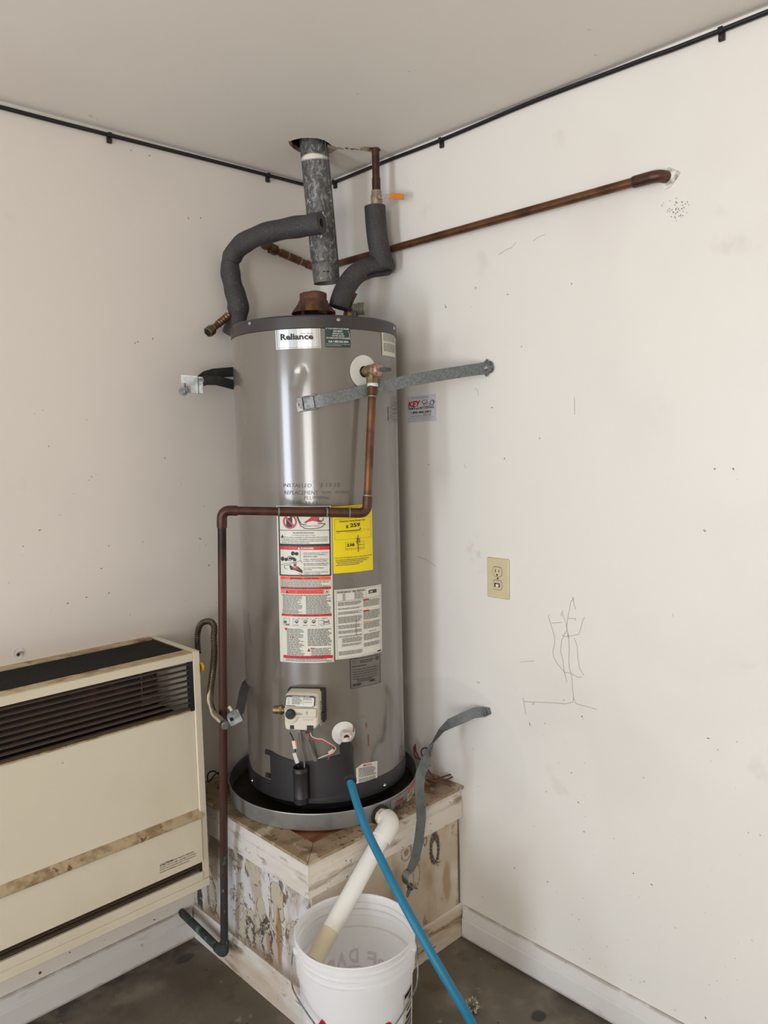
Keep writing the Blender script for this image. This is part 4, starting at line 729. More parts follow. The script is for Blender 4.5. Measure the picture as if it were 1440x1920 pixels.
# access door, igniter tube and wiring
dz0 = (-149.2679, 0.5534)[1]
outl = [(-175.5550, 0.6824), (-170.8058, 0.6826), (-164.2693, 0.6759), (-155.9107, 0.6693), (-148.2378, 0.6667), (-140.9544, 0.6684), (-133.8670, 0.6747), (-126.1596, 0.6808), (-119.7892, 0.6858), (-114.3378, 0.6918), (-111.8024, 0.6837), (-113.1410, 0.5941), (-112.5245, 0.5748), (-120.5673, 0.5694), (-127.6553, 0.5647), (-134.6810, 0.5613), (-141.7988, 0.5578), (-151.0625, 0.5545), (-159.0116, 0.5557), (-165.5060, 0.5595), (-171.7362, 0.5640), (-171.6571, 0.5705), (-175.4039, 0.5692), (-176.3714, 0.5809), (-172.4652, 0.5887), (-173.4098, 0.5972), (-176.1489, 0.5972), (-175.9719, 0.6102), (-172.6714, 0.6140), (-173.1261, 0.6612), (-175.7732, 0.6662)]
mb = MB(); k = len(outl); mid = [sum(p[0] for p in outl)/k, sum(p[1] for p in outl)/k]
# panel as columns so that it follows the curve
tops = outl[:11]; bots = list(reversed(outl[12:21]))
def edge(pts, th):
    pts = sorted(pts)
    for a, b in zip(pts, pts[1:]):
        if a[0] <= th <= b[0]: return a[1]+(b[1]-a[1])*(th-a[0])/(b[0]-a[0])
    return pts[0][1] if th < pts[0][0] else pts[-1][1]
ta, tb = outl[1][0], outl[10][0]
for i in range(25):
    th = ta+(tb-ta)*i/24; a, b = edge(tops, th), min(edge(bots, th), .575)
    for z in (a, b):
        for r in (TR+.0045, TR+.001): mb.v.append(cyl(th, z, r))
for i in range(24):
    q = 4*i
    for f in ((q, q+4, q+6, q+2), (q, q+1, q+5, q+4), (q+2, q+6, q+7, q+3)): mb.f.append(f); mb.m.append(0)
for q in (0, 96): mb.f.append((q, q+2, q+3, q+1)); mb.m.append(0)
for px_ in ([(-175.5550, 0.6824), (-170.8058, 0.6826), (-170.9601, 0.6698), (-175.7513, 0.6679)], [(-175.9499, 0.6118), (-171.6433, 0.6135), (-171.8211, 0.5990), (-176.1267, 0.5988)], [(-175.7749, 0.5832), (-170.4758, 0.5846), (-170.6488, 0.5700), (-175.4039, 0.5692)]): mb.prism([cyl(th, z, TR+.001) for th, z in px_], frame(px_[0][0])[0]*.0035)
door = obj('access_door', mb, m_doorblk, wh)
ut = V((-0.5063, -0.4634, 0.6617)); ub = V((-0.5056, -0.4643, 0.5599)); ub.x, ub.y = ut.x, ut.y
obj('igniter_tube', MB().lathe(V((ut.x, ut.y, 0)), (0, 0, 1), [(.0195, ut.z-.012), (.0195, ut.z), (.021, ut.z), (.021, ut.z-.010), (.0222, ut.z-.012), (.021, ut.z-.014), (.0205, ub.z+.018), (.0215, ub.z+.016), (.0205, ub.z+.013), (.0205, ub.z), (.0001, ub.z)], 24), m_doorblk, wh)
obj('tube_inside', MB().lathe(V((ut.x, ut.y, ut.z-.012)), (0, 0, 1), [(.0001, 0), (.0196, 0)], 24), m_void, wh)
def wire(name, pts, r, m, par, n=8, k=5): return obj(name, MB().tube(smoothpath(pts, k), r, n), m, par)
wl = wire('sensor_lead', [(-0.5293, -0.4532, 0.7635), (-0.5211, -0.4534, 0.7460), (-0.5162, -0.4557, 0.7284), (-0.5145, -0.4545, 0.7016), (-0.5120, -0.4548, 0.6809), (-0.5090, -0.4594, 0.6583)], .0017, m_black, wh)
obj('lead_tag', MB().band([(-0.5197, -0.4536, 0.7381), (-0.5177, -0.4570, 0.7155)], .009, (t.x, t.y, 0), .0012), m_whiteplas, wl); obj('lead_tag', MB().band([(-0.5154, -0.4577, 0.7394), (-0.5142, -0.4597, 0.7167)], .006, (t.x, t.y, .2), .001), m_orange, wl)
obj('lead_plug', MB().tube([(-0.5162, -0.4518, 0.7028), (-0.5117, -0.4590, 0.6744)], .0062, 6), m_whiteplas, wl, ang=20)
wire('pilot_tube', [(-0.5147, -0.4724, 0.7614), (-0.5110, -0.4688, 0.7381), (-0.5044, -0.4730, 0.7068), (-0.4996, -0.4727, 0.6823), (-0.4991, -0.4733, 0.6593)], .0022, m_solder, wh)
gpth = smoothpath([(-0.5011, -0.4933, 0.7676), (-0.4961, -0.4883, 0.7466), (-0.4904, -0.4873, 0.7295), (-0.4810, -0.4859, 0.7033), (-0.4682, -0.4851, 0.6761)], 12)
gpth = resample(gpth, .0011); obj('burner_flex', MB().tube(gpth, [.0062 if i < 12 else .0050+.0018*(i % 4 < 2) for i in range(len(gpth))], 12), m_solder, wh)
wire('white_wire', [(-0.5096, -0.5184, 0.7751), (-0.5037, -0.5174, 0.7626), (-0.4896, -0.5203, 0.7533), (-0.4746, -0.5247, 0.7487), (-0.4529, -0.5297, 0.7315), (-0.4317, -0.5289, 0.7143), (-0.4306, -0.5224, 0.7014), (-0.4366, -0.5131, 0.6930), (-0.4517, -0.4983, 0.6856), (-0.4658, -0.4846, 0.6768)], .0014, m_whitewire, wh)
wire('red_wire', [(-0.5135, -0.5141, 0.7751), (-0.5077, -0.5130, 0.7596), (-0.4939, -0.5160, 0.7489), (-0.4747, -0.5246, 0.7456), (-0.4529, -0.5296, 0.7285), (-0.4317, -0.5265, 0.7121), (-0.4306, -0.5200, 0.6977), (-0.4379, -0.5097, 0.6846), (-0.4398, -0.5044, 0.6744)], .0014, m_redwire, wh)
obj('wire_tie', MB().band([(-0.4438, -0.5127, 0.6966), (-0.4329, -0.5208, 0.7063)], .007, (0, 0, 1), .002), m_beige, wh)
# drain valve
n, t = frame((-117.7476, 0.7451)[0]); dz = (-117.7476, 0.7451)[1]; dth = (-117.7476, 0.7451)[0]
mb = MB(); vs = []
for i in range(33):
    for rr, h in ((.0001, .008), (.014, .007), (.024, .004), (.0335, .0025)): a = 2*math.pi*i/32; vs.append(cyl(dth+math.degrees(rr*math.cos(a)/TR), dz+rr*math.sin(a), TR+h))
mb.add(vs, [(4*i+k, 4*i+4+k, 4*i+5+k, 4*i+1+k) for i in range(32) for k in (0, 1, 2)])
obj('drain_escutcheon', mb, m_whiteplas, wh)
dv = cyl(dth, dz, TR)
drn = obj('drain_valve', MB().tube([dv, dv+n*.034], .013, 16).tube([dv+n*.020, dv+n*.036], .0155, 6).tube([dv+n*.028, dv+n*.030+V((0, 0, -.030))], .012, 14).tube([dv+n*.030+V((0, 0, -.026)), dv+n*.030+V((0, 0, -.03))], .0145, 16), m_valve, wh, ang=30)
obj('valve_stem', MB().lathe(dv+n*.034, n, [(.0001, .004), (.0078, .004), (.0078, 0)], 14), m_black, drn)
sm = Lab(tankmap((-113.4737, 0.7766), (-107.7674, 0.7726), (-108.0420, 0.7323), (-113.7456, 0.7365), TR+.003), dict(s=m_stain), 2); sm.stroke([(.4, .25), (.5, .4), (.45, .75)], .14, 's', 0, .6); sm.make('rust_spot', wh)
hose_top = dv+n*.030+V((0, 0, -.028))

# ------------------------------------------------------------------ garden hose
cA = hose_top; cB = V((-0.4910, -0.6553, 0.6733)); hd = (cB-cA).normalized()
hs = thing('garden_hose', cA, 'teal blue hose hanging from the drain valve past the bucket', 'hose')
obj('hose_coupling', MB().lathe(cA, hd, [(.0175, 0), (.0195, .001), (.0195, .022), (.0160, .030), (.0160, (cB-cA).length-.014), (.0185, (cB-cA).length-.010), (.0185, (cB-cA).length-.003), (.0165, (cB-cA).length), (.0001, (cB-cA).length)], 20, True), m_rubber, hs, ang=40)
hp = [cB-hd*.01]+[V(p) for p in [(-0.5089, -0.7067, 0.6259), (-0.5219, -0.7555, 0.5816), (-0.5358, -0.8171, 0.5398), (-0.5498, -0.8783, 0.5002), (-0.5588, -0.9455, 0.4505), (-0.5544, -0.9988, 0.3932), (-0.5436, -1.0444, 0.3337), (-0.5235, -1.0870, 0.2600)]]
e = V((-0.5235, -1.0870, 0.2600)); gx = V((.55, -.75, 0)).normalized()
hp += [e+V((.025, -.035, -.10)), V((e.x+.07, e.y-.10, .04)), V((e.x+.13, e.y-.19, .012)), V((e.x+.10, e.y-.45, .012)), V((e.x-.15, e.y-.75, .012))]
obj('hose_tube', MB().tube(smoothpath(hp, 7), .0105, 16), m_hose, hs)

# ------------------------------------------------------------------ discharge pipe of the relief valve
dt_ = thing('discharge_pipe', PIPE, 'tarnished copper discharge pipe bent across the heater and down to the floor', 'pipe')
p0 = ov+V((0, 0, -.034)); p1 = V((-0.3609, -0.6055, 1.3668)); p2 = V((-0.6942, -0.4176, 1.3912)); p3 = V((-.645, -.25, .075)); p4 = V((-.645, -.001, .094))
RP = .0111
def seg(nm, a, b, m, r=RP, par=dt_): return obj(nm, MB().tube([a, b], r, 18), m, par)
def fit(nm, pts, m, rad=.022, r=.0132, par=dt_): return obj(nm, MB().tube(bend(pts, rad, 7), r, 18), m, par, bevel=.0006)
d01 = (p1-p0).normalized(); d12 = (p2-p1).normalized(); d23 = (p3-p2).normalized(); d34 = (p4-p3).normalized()
seg('pipe', p0, p1-d01*.02, m_copper); seg('pipe', p1+d12*.02, p2-d12*.02, m_copper_dk)
seg('pipe', p2+d23*.02, p3-d23*.02, m_copper_pat); seg('pipe', p3+d34*.015, p4, m_verd, .0115)
obj('coupling', MB().tube([p0, p0+d01*.034], .0135, 18), m_copper, dt_, bevel=.0006)
fit('elbow', [p1-d01*.045, p1, p1+d12*.045], m_copper_dk); fit('elbow', [p2-d12*.04, p2, p2+d23*.045], m_copper_dk); fit('elbow', [p3-d23*.04, p3, p3+d34*.04], m_verd, .020, .0140)
obj('coupling', MB().tube([p1+d12*.052, p1+d12*.105], .0132, 18), m_copper_dk, dt_, bevel=.0006)
obj('coupling', MB().tube([p1+d12*.115, p1+d12*.235], .0130, 18), m_copper_dk, dt_, bevel=.0006)
for k_ in (p1+d12*.049, p1+d12*.110, p1+d12*.238): obj('solder_ring', MB().tube([k_-d12*.002, k_+d12*.002], .0136, 18), m_solder, dt_)
for k_ in (p0+d01*.036, p1-d01*.047): obj('solder_ring', MB().tube([k_-d01*.0015, k_+d01*.0015], .0125, 18), m_solder, dt_)

# ------------------------------------------------------------------ flue pipe
ft, fb_ = V((-0.1299, -0.1419, 2.5000)), V(FLUE)
fb_ = V((-0.1887, -0.2610, 2.0477)); ft = V((-0.2198, -0.2558, 2.4521)); fd = (fb_-ft).normalized(); ft = ft-fd*.10; fn = (fb_-ft).length
fp = thing('flue_pipe', FLUE, 'grey galvanised flue pipe hanging tilted from the ceiling hole', 'pipe')
fr1 = .0425
obj('flue_tube', MB().lathe(ft, fd, [(fr1, 0), (fr1, fn-.062), (fr1-.0012, fn-.060), (fr1+.0008, fn-.055), (fr1-.0012, fn-.050), (fr1-.002, fn), (fr1-.0035, fn), (fr1-.0035, fn-.05), (fr1-.003, 0)], 48), m_flue, fp, ang=50)
obj('flue_dark_disc', MB().lathe(ft, fd, [(fr1-.005, fn-.012), (.0001, fn-.012)], 32), m_void, fp)  # near-black disc across the open end, painting in the shaded inside
q = (V((-1.77, -2.146, 0))-V((ft.x, ft.y, 0))).normalized(); lf = V((q.y, -q.x, 0))*1.0
sd = (lf*-.80+q*.55).normalized(); sd = (sd-fd*sd.dot(fd)).normalized()
obj('seam', MB().band([ft+sd*(fr1+.001), fb_-fd*.06+sd*(fr1+.001)], .008, tuple(sd.cross(fd)), .0016), m_flue, fp)
rv_ = (q-fd*q.dot(fd)).normalized()
for dx in (-.006, .006): obj('crimp_slot', MB().obox(fb_-fd*.028+rv_*(fr1-.001)+V((.72, -.69, 0))*dx, V((.72, -.69, 0))*.004, fd*.0012, rv_*.0008), m_void, fp)

# ------------------------------------------------------------------ hot water pipe along the walls
wp = thing('hot_water_pipe', (-.026, -.65, 2.13), 'long horizontal copper pipe along the right wall ending in a wall elbow', 'pipe')
hz = 2.1515; hx_ = -.027; ey = -1.235
obj('pipe', MB().tube([(hx_, -.06, hz), (hx_, ey+.03, hz)], .0112, 18), m_copper, wp)
obj('elbow', MB().tube(bend([(hx_, ey+.035, hz), (hx_, ey-.025, hz), (.0, ey-.03, hz)], .02, 7), .0140, 18), m_copper_dk, wp, bevel=.0006)
obj('solder_ring', MB().tube([(hx_, ey+.034, hz), (hx_, ey+.038, hz)], .0132, 18), m_verd, wp)
c0, c1, c2 = V((hx_, -.05, hz)), V((-.035, -.028, hz)), V((-0.2170, -0.0300, 2.1877))
obj('elbow', MB().tube(bend([c0-V((0, .03, 0)), V((-.028, -.03, hz)), c1.lerp(c2, .25)], .02, 7), .0135, 18), m_copper, wp, bevel=.0006)
lv_ = (c2-c1).normalized(); c3 = V((-0.2878, -0.0300, 2.1872)); lw = (c3-c2).normalized()
obj('pipe', MB().tube([c1, c2], .0112, 18), m_copper, wp)
obj('coupling', MB().tube([c1.lerp(c2, .42), c1.lerp(c2, .66)], .0128, 18).tube([c1.lerp(c2, .70), c1.lerp(c2, .84)], .0132, 18), m_copper, wp, bevel=.0006)
for f_ in (.40, .68): obj('solder_ring', MB().tube([c1.lerp(c2, f_), c1.lerp(c2, f_+.025)], .0138, 18), m_solder, wp)
obj('union_nut', MB().tube([c2-lv_*.012, c2+lv_*.016], .0170, 6), m_brass_dk, wp, ang=20, bevel=.001)
cp = resample([c2+lv_*.016, c2+lv_*.035, c3-lw*.03], .0022); obj('flex_connector', MB().tube(cp, [.0095 if i < 8 else .0095+.0028*math.sin(i*1.25) for i in range(len(cp))], 16), m_copper, wp)
pl = MB(); c = V((-.0006, ey-.034, hz-.004)); ps = [c+V((0, .026*math.cos(a)*(1+.25*math.sin(3*a)), .020*math.sin(a)*(1+.2*math.sin(4*a+1)))) for a in [i*2*math.pi/18 for i in range(18)]]
pl.prism(ps, (-.003, 0, 0)); obj('wall_patch', pl, m_plaster, wall_right, smooth=False, label='chipped plaster around the pipe elbow')

# ------------------------------------------------------------------ insulation tube on the left
fpz = [V(p) for p in [(-0.3176, -0.3990, 2.1773), (-0.3358, -0.3540, 2.1763), (-0.3611, -0.2739, 2.1781), (-0.3829, -0.1841, 2.1745), (-0.3937, -0.1061, 2.1600), (-0.4008, -0.0619, 2.1275), (-0.4007, -0.0529, 2.0890), (-0.3919, -0.0536, 2.0416), (-0.3861, -0.0651, 1.9952), (-0.3833, -0.0583, 1.9606), (-0.3872, -0.0443, 1.9326), (-0.3938, -0.0281, 1.9012)]]
fo = thing('pipe_insulation', fpz[-1], 'bent grey foam tube with a copper connector poking out left of the heater', 'pipe insulation')
pp = smoothpath(fpz, 6); nn_ = len(pp); rr = []
for i in range(nn_):
    f_ = i/(nn_-1); rr.append(.0298+.0035*math.exp(-((f_-.74)/.07)**2)+.0012*math.sin(i*.9)-.0035*math.exp(-((f_-.47)/.02)**2)-(.004*max(0, (f_-.93)/.07)))
mb = MB().tube(pp, rr, 20, caps=False)
for e_i, sg in ((0, 1), (nn_-1, -1)):
    tdir = (pp[1]-pp[0]).normalized() if e_i == 0 else (pp[-1]-pp[-2]).normalized()
    mb.mi = 0; mb.lathe(pp[e_i], tdir*(1 if e_i == 0 else -1), [(rr[e_i], 0), (.0125, -.0005), (.012, .03)], 20); mb.mi = 1; mb.lathe(pp[e_i]+tdir*(.012 if e_i == 0 else -.012), tdir, [(.0001, 0), (.0126, 0)], 16)
obj('foam_tube', mb, [m_foam, m_void], fo, ang=50)
s0, s1 = V((-0.4164, -0.0552, 1.9547)), V((-0.4970, -0.0689, 1.8968)); sd_ = (s1-s0).normalized(); L_ = (s1-s0).length
cp = resample([s0, s1-sd_*.022], .0022); obj('flex_connector', MB().tube(cp, [.0098+.0026*math.sin(i*1.15)*(i < len(cp)*.66) for i in range(len(cp))], 16), m_copper, fo)
obj('nut_washer', MB().tube([s1-sd_*.024, s1-sd_*.019], .0125, 16), m_solder, fo); obj('union_nut', MB().tube([s1-sd_*.019, s1+sd_*.003], .0165, 6), m_brass_dk, fo, ang=20, bevel=.0012)
obj('nut_bore', MB().lathe(s1+sd_*.0032, sd_, [(.0001, 0), (.0115, 0)], 16), m_void, fo)

# ------------------------------------------------------------------ cold water drop pipe with shut-off valve and insulation
cw = thing('supply_pipe', (dp.x, dp.y, 1.92), 'vertical copper supply pipe with orange lever valve and grey foam sleeve', 'pipe')
vz = (-0.0830, -0.3783, 2.2909)[2]; q0 = V((dp.x, dp.y, 0)); Z = lambda z: V((dp.x, dp.y, z))
obj('pipe', MB().tube([Z(H+.08), Z(vz+.02)], .0115, 18), m_copper_dk, cw); obj('pipe', MB().tube([Z(vz-.02), Z(vz-.07)], .0115, 18), m_copper_dk, cw)
obj('coupling', MB().tube([Z(vz+.022), Z(vz+.062)], .0132, 18), m_copper_dk, cw, bevel=.0006)
tq = V((.72, -.69, 0)); nq = V((-.69, -.72, 0))
sv_ = obj('valve_body', MB().lathe(q0, (0, 0, 1), [(.0125, vz-.03), (.0155, vz-.026), (.0155, vz-.014), (.0175, vz-.01), (.0175, vz+.010), (.0155, vz+.014), (.0155, vz+.024), (.0125, vz+.027)], 16).tube([Z(vz)+nq*.010+tq*.006, Z(vz)+nq*.03+tq*.012], .008, 12), mat('painted_brass', (150, 138, 118), .55, .4, layers=[dict(c=(222, 216, 206), s=26, lo=.5, hi=.56, d=4, mt=0.0)]), cw)
l0 = Z(vz)+nq*.03+tq*.010
obj('lever', MB().band([l0-tq*.004, l0+tq*.032+V((0, 0, -.001))], .014, (0, 0, 1), .001), m_chrome, sv_)
obj('lever_grip', MB().band([l0+tq*.030, l0+tq*.070+V((0, 0, -.004)), l0+tq*.074+V((0, 0, -.0045))], [.017, .0165, .012], (0, 0, 1), .0022), m_orange, sv_, label='orange vinyl lever grip')
obj('lever_nut', MB().lathe(l0+nq*.001, nq, [(.0058, 0), (.0058, .005), (.0001, .006)], 6), m_brass, sv_, ang=20)
fa_ = smoothpath([(-0.0864, -0.3764, 2.2702), (-0.0844, -0.3773, 2.2184), (-0.0804, -0.3805, 2.1629), (-0.0748, -0.3872, 2.1132), (-0.0770, -0.3837, 2.0832)], 5)
mb = MB().tube(fa_, [.0325]*(len(fa_)-3)+[.0315, .030, .026], 20, caps=True); mb.mi = 1; mb.lathe(fa_[0]+V((0, 0, .0005)), (0, 0, 1), [(.0115, .0), (.0150, .0)], 16)
obj('foam_sleeve', mb, [m_foam, m_void], cw, ang=60)
fb2 = smoothpath([(-0.0345, -0.3734, 2.1035), (-0.0740, -0.3786, 2.0941), (-0.1145, -0.3689, 2.0840), (-0.1555, -0.3603, 2.0628), (-0.1833, -0.3516, 2.0309), (-0.2057, -0.3490, 1.9927), (-0.2154, -0.3440, 1.9595)], 6)
mb = MB().tube(fb2, [.026, .0295]+[.0310]*(len(fb2)-4)+[.0305, .029], 20, caps=True)
obj('foam_sleeve', mb, m_foam, cw, ang=60)
fb3 = smoothpath([(-0.1509, -0.3434, 2.0122), (-0.1575, -0.3328, 1.9907), (-0.1585, -0.3207, 1.9699), (-0.1567, -0.3178, 1.9511)], 4); obj('pipe', MB().tube(fb3, .0115, 14), m_copper_dk, cw)
obj('foam_slit', MB().band([(-0.1375, -0.3881, 2.0557), (-0.1121, -0.4013, 2.0662), (-0.0837, -0.4069, 2.0721), (-0.0563, -0.4115, 2.0780)], .006, (0, 0, 1), .002), m_void, cw)

# ------------------------------------------------------------------ seismic straps
us = thing('restraint_strap', (0, -.7388, 1.759), 'grey metal strap with buckle bolted from heater to right wall above outlet', 'strap')
bp = V((-.006, -.7388, 1.759)); z_a = (-135.2496, 1.6638)[1]; th_a = (-135.2496, 1.6638)[0]
dv_ = V((bp.x-TC.x, bp.y-TC.y, 0)); al = math.degrees(math.atan2(dv_.y, dv_.x)); tang = al-math.degrees(math.acos((TR+.004)/dv_.length))
pts = []; n_ = 14
Ltot = (tang-th_a)/180*math.pi*TR; Lfree = math.sqrt(dv_.length**2-(TR+.004)**2)
for i in range(n_+1):
    th = th_a+(tang-th_a)*i/n_; f_ = (Ltot*i/n_)/(Ltot+Lfree); pts.append(cyl(th, z_a+(bp.z-z_a)*f_, TR+.0045))
p_ = pts[-1]
for i in range(1, 9): f_ = i/8; q = p_.lerp(bp, f_); pts.append(q+V((-.008*math.sin(math.pi*f_)*(f_ > .4), 0, .006*math.sin(math.pi*f_))))
pts += [bp+V((0, -.014, .002)), bp+V((0, -.021, .003))]
obj('strap_band', MB().band(pts, [.033]*(len(pts)-2)+[.033, .020], (0, 0, 1), .0009), m_zinc, us)
obj('washer', MB().obox(bp+V((-.003, 0, 0)), V((.0012, 0, 0)), V((0, .012, .013)), V((0, .013, -.012))), m_galv, us); obj('bolt_head', MB().lathe(bp+V((-.004, 0, 0)), (-1, 0, 0), [(.0075, 0), (.0075, .004), (.005, .0065), (.0001, .007)], 14), m_chrome, us)
bth = th_a; n, t = frame(bth); c = cyl(bth, z_a, TR+.006)-t*.004; sl_ = V((0, 0, 1))+t*-.12; sl_.normalize(); tt = (t+V((0, 0, .14))).normalized()
bkl = obj('buckle', MB().obox(c-tt*.014, tt*.009, sl_*.019, n*.0015).obox(c+tt*.012+sl_*.018, tt*.02, sl_*.0018, n*.005).obox(c+tt*.012-sl_*.018, tt*.02, sl_*.0018, n*.005).obox(c+tt*.012+n*.006, tt*.014, sl_*.016, n*.0012), m_galv, us, bevel=.001)
obj('buckle_slot', MB().obox(c-tt*.016+n*.0016, tt*.001, sl_*.004, n*.0004), m_void, bkl)
ls = thing('hanging_strap', (0, -.7291, .749), 'loose grey strap hanging from right wall down in front of stand', 'strap')
lp_ = [(-0.0040, -0.7343, 0.7548), (-0.0060, -0.7137, 0.7471), (-0.0300, -0.6925, 0.7451), (-0.0600, -0.6763, 0.7344), (-0.0900, -0.6540, 0.7207), (-0.1200, -0.6445, 0.7055), (-0.1500, -0.6372, 0.6749), (-0.1700, -0.6360, 0.6482), (-0.2095, -0.6600, 0.6386), (-0.2406, -0.6700, 0.6169), (-0.2513, -0.6750, 0.5782), (-0.2430, -0.6720, 0.5272), (-0.2377, -0.6680, 0.4844), (-0.2413, -0.6640, 0.4414), (-0.2492, -0.6620, 0.3991), (-0.2590, -0.6600, 0.3672), (-0.2773, -0.6580, 0.3421)]
ups = [V((0, .1, 1))]*3+[V((.2, .3, .95)), V((.5, .55, .7)), V((.69, .72, .25)), V((.74, .62, 0)), V((.85, .3, 0)), V((.92, 0, 0))]+[V((.95, -.3, -.1))]*8
wid = [.018, .030, .031, .031, .031, .030, .030]+[.030]*9+[.024]
obj('strap_band', MB().band([V(p) for p in lp_], wid, ups, .0009), m_strap_gr, ls)
b0 = V(lp_[1])+V((-.002, 0, 0)); obj('bolt_head', MB().lathe(b0, (-1, 0, 0), [(.011, 0), (.011, .002), (.006, .003), (.006, .006), (.0001, .007)], 14), m_galv, ls)
k0 = V(lp_[-1])
obj('hook', MB().band(smoothpath([(-0.2773, -0.6580, 0.3421), (-0.2947, -0.6580, 0.3398), (-0.2994, -0.6580, 0.3260), (-0.2913, -0.6580, 0.3067), (-0.2722, -0.6580, 0.2905), (-0.2571, -0.6580, 0.2823)], 4), .020, (-.3, 1, .2), .0012), m_galv, ls)
obj('eye_bolt', MB().tube([(-0.2668, -0.6550, 0.2981), (-0.2826, -0.6550, 0.2793), (-0.2894, -0.6550, 0.2664)], [.0055, .0055, .003], 10).tube([(-0.2777, -0.6550, 0.2964), (-0.2737, -0.6550, 0.2850)], .009, 6), m_galv, ls)
lft = thing('strap_bracket', (-0.6047, -0.1200, 1.7328), 'bright steel bolt bracket holding two dark bands left of heater', 'bracket')
bx0 = V((-0.6011, -0.1200, 1.7359)); bu = V((.78, -.60, -.10)).normalized(); bw = V((0, 0, 1))
obj('plate', MB().obox(bx0, bu*.022, bw*.026, bu.cross(bw)*.0012).obox(bx0+bu*.024, bu*.003, bw*.026, bu.cross(bw)*.006).obox(bx0+bu*.033, bu*.008, bw*.024, bu.cross(bw)*.0012), mat('zinc_plate', (178, 180, 178), .5, .5, layers=[dict(c=(140, 143, 142), s=50, lo=.42, hi=.62)]), lft, bevel=.001)
bnq = V((-.6, -.78, .1)); bc_ = V((-0.6251, -0.1300, 1.7118))
obj('bolt', MB().lathe(bc_, bnq, [(.0105, 0), (.013, .004), (.013, .008), (.0085, .008), (.008, .013), (.0001, .013)], 18), m_galv, lft)
obj('bolt', MB().tube([bc_+V((.006, .004, .026)), bc_+V((.006, .004, .010))], .004, 10), m_galv, lft); obj('pin', MB().tube([bx0+bu*.026+V((0, .004, .014)), bx0+bu*.046+V((0, .004, .016))], .006, 10), m_galv, lft)
obj('strap_band', MB().band([(-0.5626, -0.1150, 1.7499), (-0.5381, -0.1050, 1.7639), (-0.4996, -0.0900, 1.7729), (-0.4012, -0.0550, 1.7846), (-0.3208, -0.0400, 1.7977)], [.026, .026, .028, .030, .030], (0, 0, 1), .0009), m_strap_dk, lft)
obj('strap_band', MB().band([(-0.5707, -0.1220, 1.7398), (-0.5431, -0.1180, 1.7488), (-0.5038, -0.1100, 1.7508), (-0.4163, -0.0750, 1.7417), (-0.3304, -0.0500, 1.7359)], [.028, .028, .029, .030, .030], (0, 0, 1), .0009), m_strap_dk, lft)
llb = thing('strap_bracket', (-0.6509, -0.3656, 0.8186), 'grey steel bracket hanging on a dark strap beside copper pipe', 'bracket')
c = V((-0.6521, -0.3647, 0.8172)); u_ = (V((-0.6388, -0.3763, 0.8255))-c).normalized(); w_ = (V((-0.6482, -0.3706, 0.7997))-c).normalized(); w_ = (w_-u_*w_.dot(u_)).normalized(); n_ = u_.cross(w_)
br_ = obj('plate', MB().obox(c, u_*.017, w_*.019, n_*.0012).obox(c+u_*.019, u_*.003, w_*.018, n_*.006), m_galv, llb, bevel=.001); obj('square_hole', MB().obox(c-u_*.006+w_*.001-n_*.0015, u_*.0045, w_*.0045, n_*.0006), m_void, br_); obj('square_hole', MB().obox(c-u_*.006+w_*.001+n_*.0015, u_*.0045, w_*.0045, n_*.0006), m_void, br_)
obj('strap_band', MB().band([(-0.6382, -0.3701, 0.8238), (-0.6009, -0.3277, 0.8373), (-0.5399, -0.2468, 0.8397), (-0.4778, -0.1677, 0.8355), (-0.4342, -0.1263, 0.8335)], [.028, .028, .028, .026, .02], (.72, -.69, .25), .0009), m_strap_dk, llb)
obj('bolt', MB().tube([c+u_*.004-w_*.02, c+u_*.002-w_*.034], .0045, 10), m_whitewire, llb)

# ------------------------------------------------------------------ corrugated gas line
gl = thing('gas_flex_line', (-0.5658, -0.0435, 0.9311), 'ribbed stainless gas line looping down between wall heater and copper pipe', 'pipe')
gpt = resample(smoothpath([(-0.5667, -0.0441, 0.9196), (-0.5665, -0.0402, 0.9525), (-0.5626, -0.0396, 0.9852), (-0.5599, -0.0529, 1.0103), (-0.5512, -0.0736, 1.0219), (-0.5449, -0.0938, 1.0206), (-0.5454, -0.1088, 1.0082), (-0.5594, -0.1265, 0.9825), (-0.5718, -0.1468, 0.9478), (-0.5985, -0.1815, 0.9118), (-0.6254, -0.2147, 0.8851), (-0.6522, -0.2480, 0.8597), (-0.6746, -0.2838, 0.8460), (-0.6907, -0.3257, 0.8330), (-0.7073, -0.3793, 0.8329), (-0.7147, -0.4143, 0.8306)], 10), .0016)
obj('flex_tube', MB().tube(gpt, [.0072+.0024*(i % 4 < 2) for i in range(len(gpt))], 14), mat('ribbed_stainless', (126, 115, 100), .32, .9), gl)
ge = gpt[-1]; gd = (V((-0.7189, -0.4385, 0.8265))-ge).normalized(); obj('end_nut', MB().tube([ge-gd*.002, ge+gd*.012], .0115, 6).tube([ge+gd*.010, ge+gd*.016], .0095, 14), m_chrome, gl, ang=20)

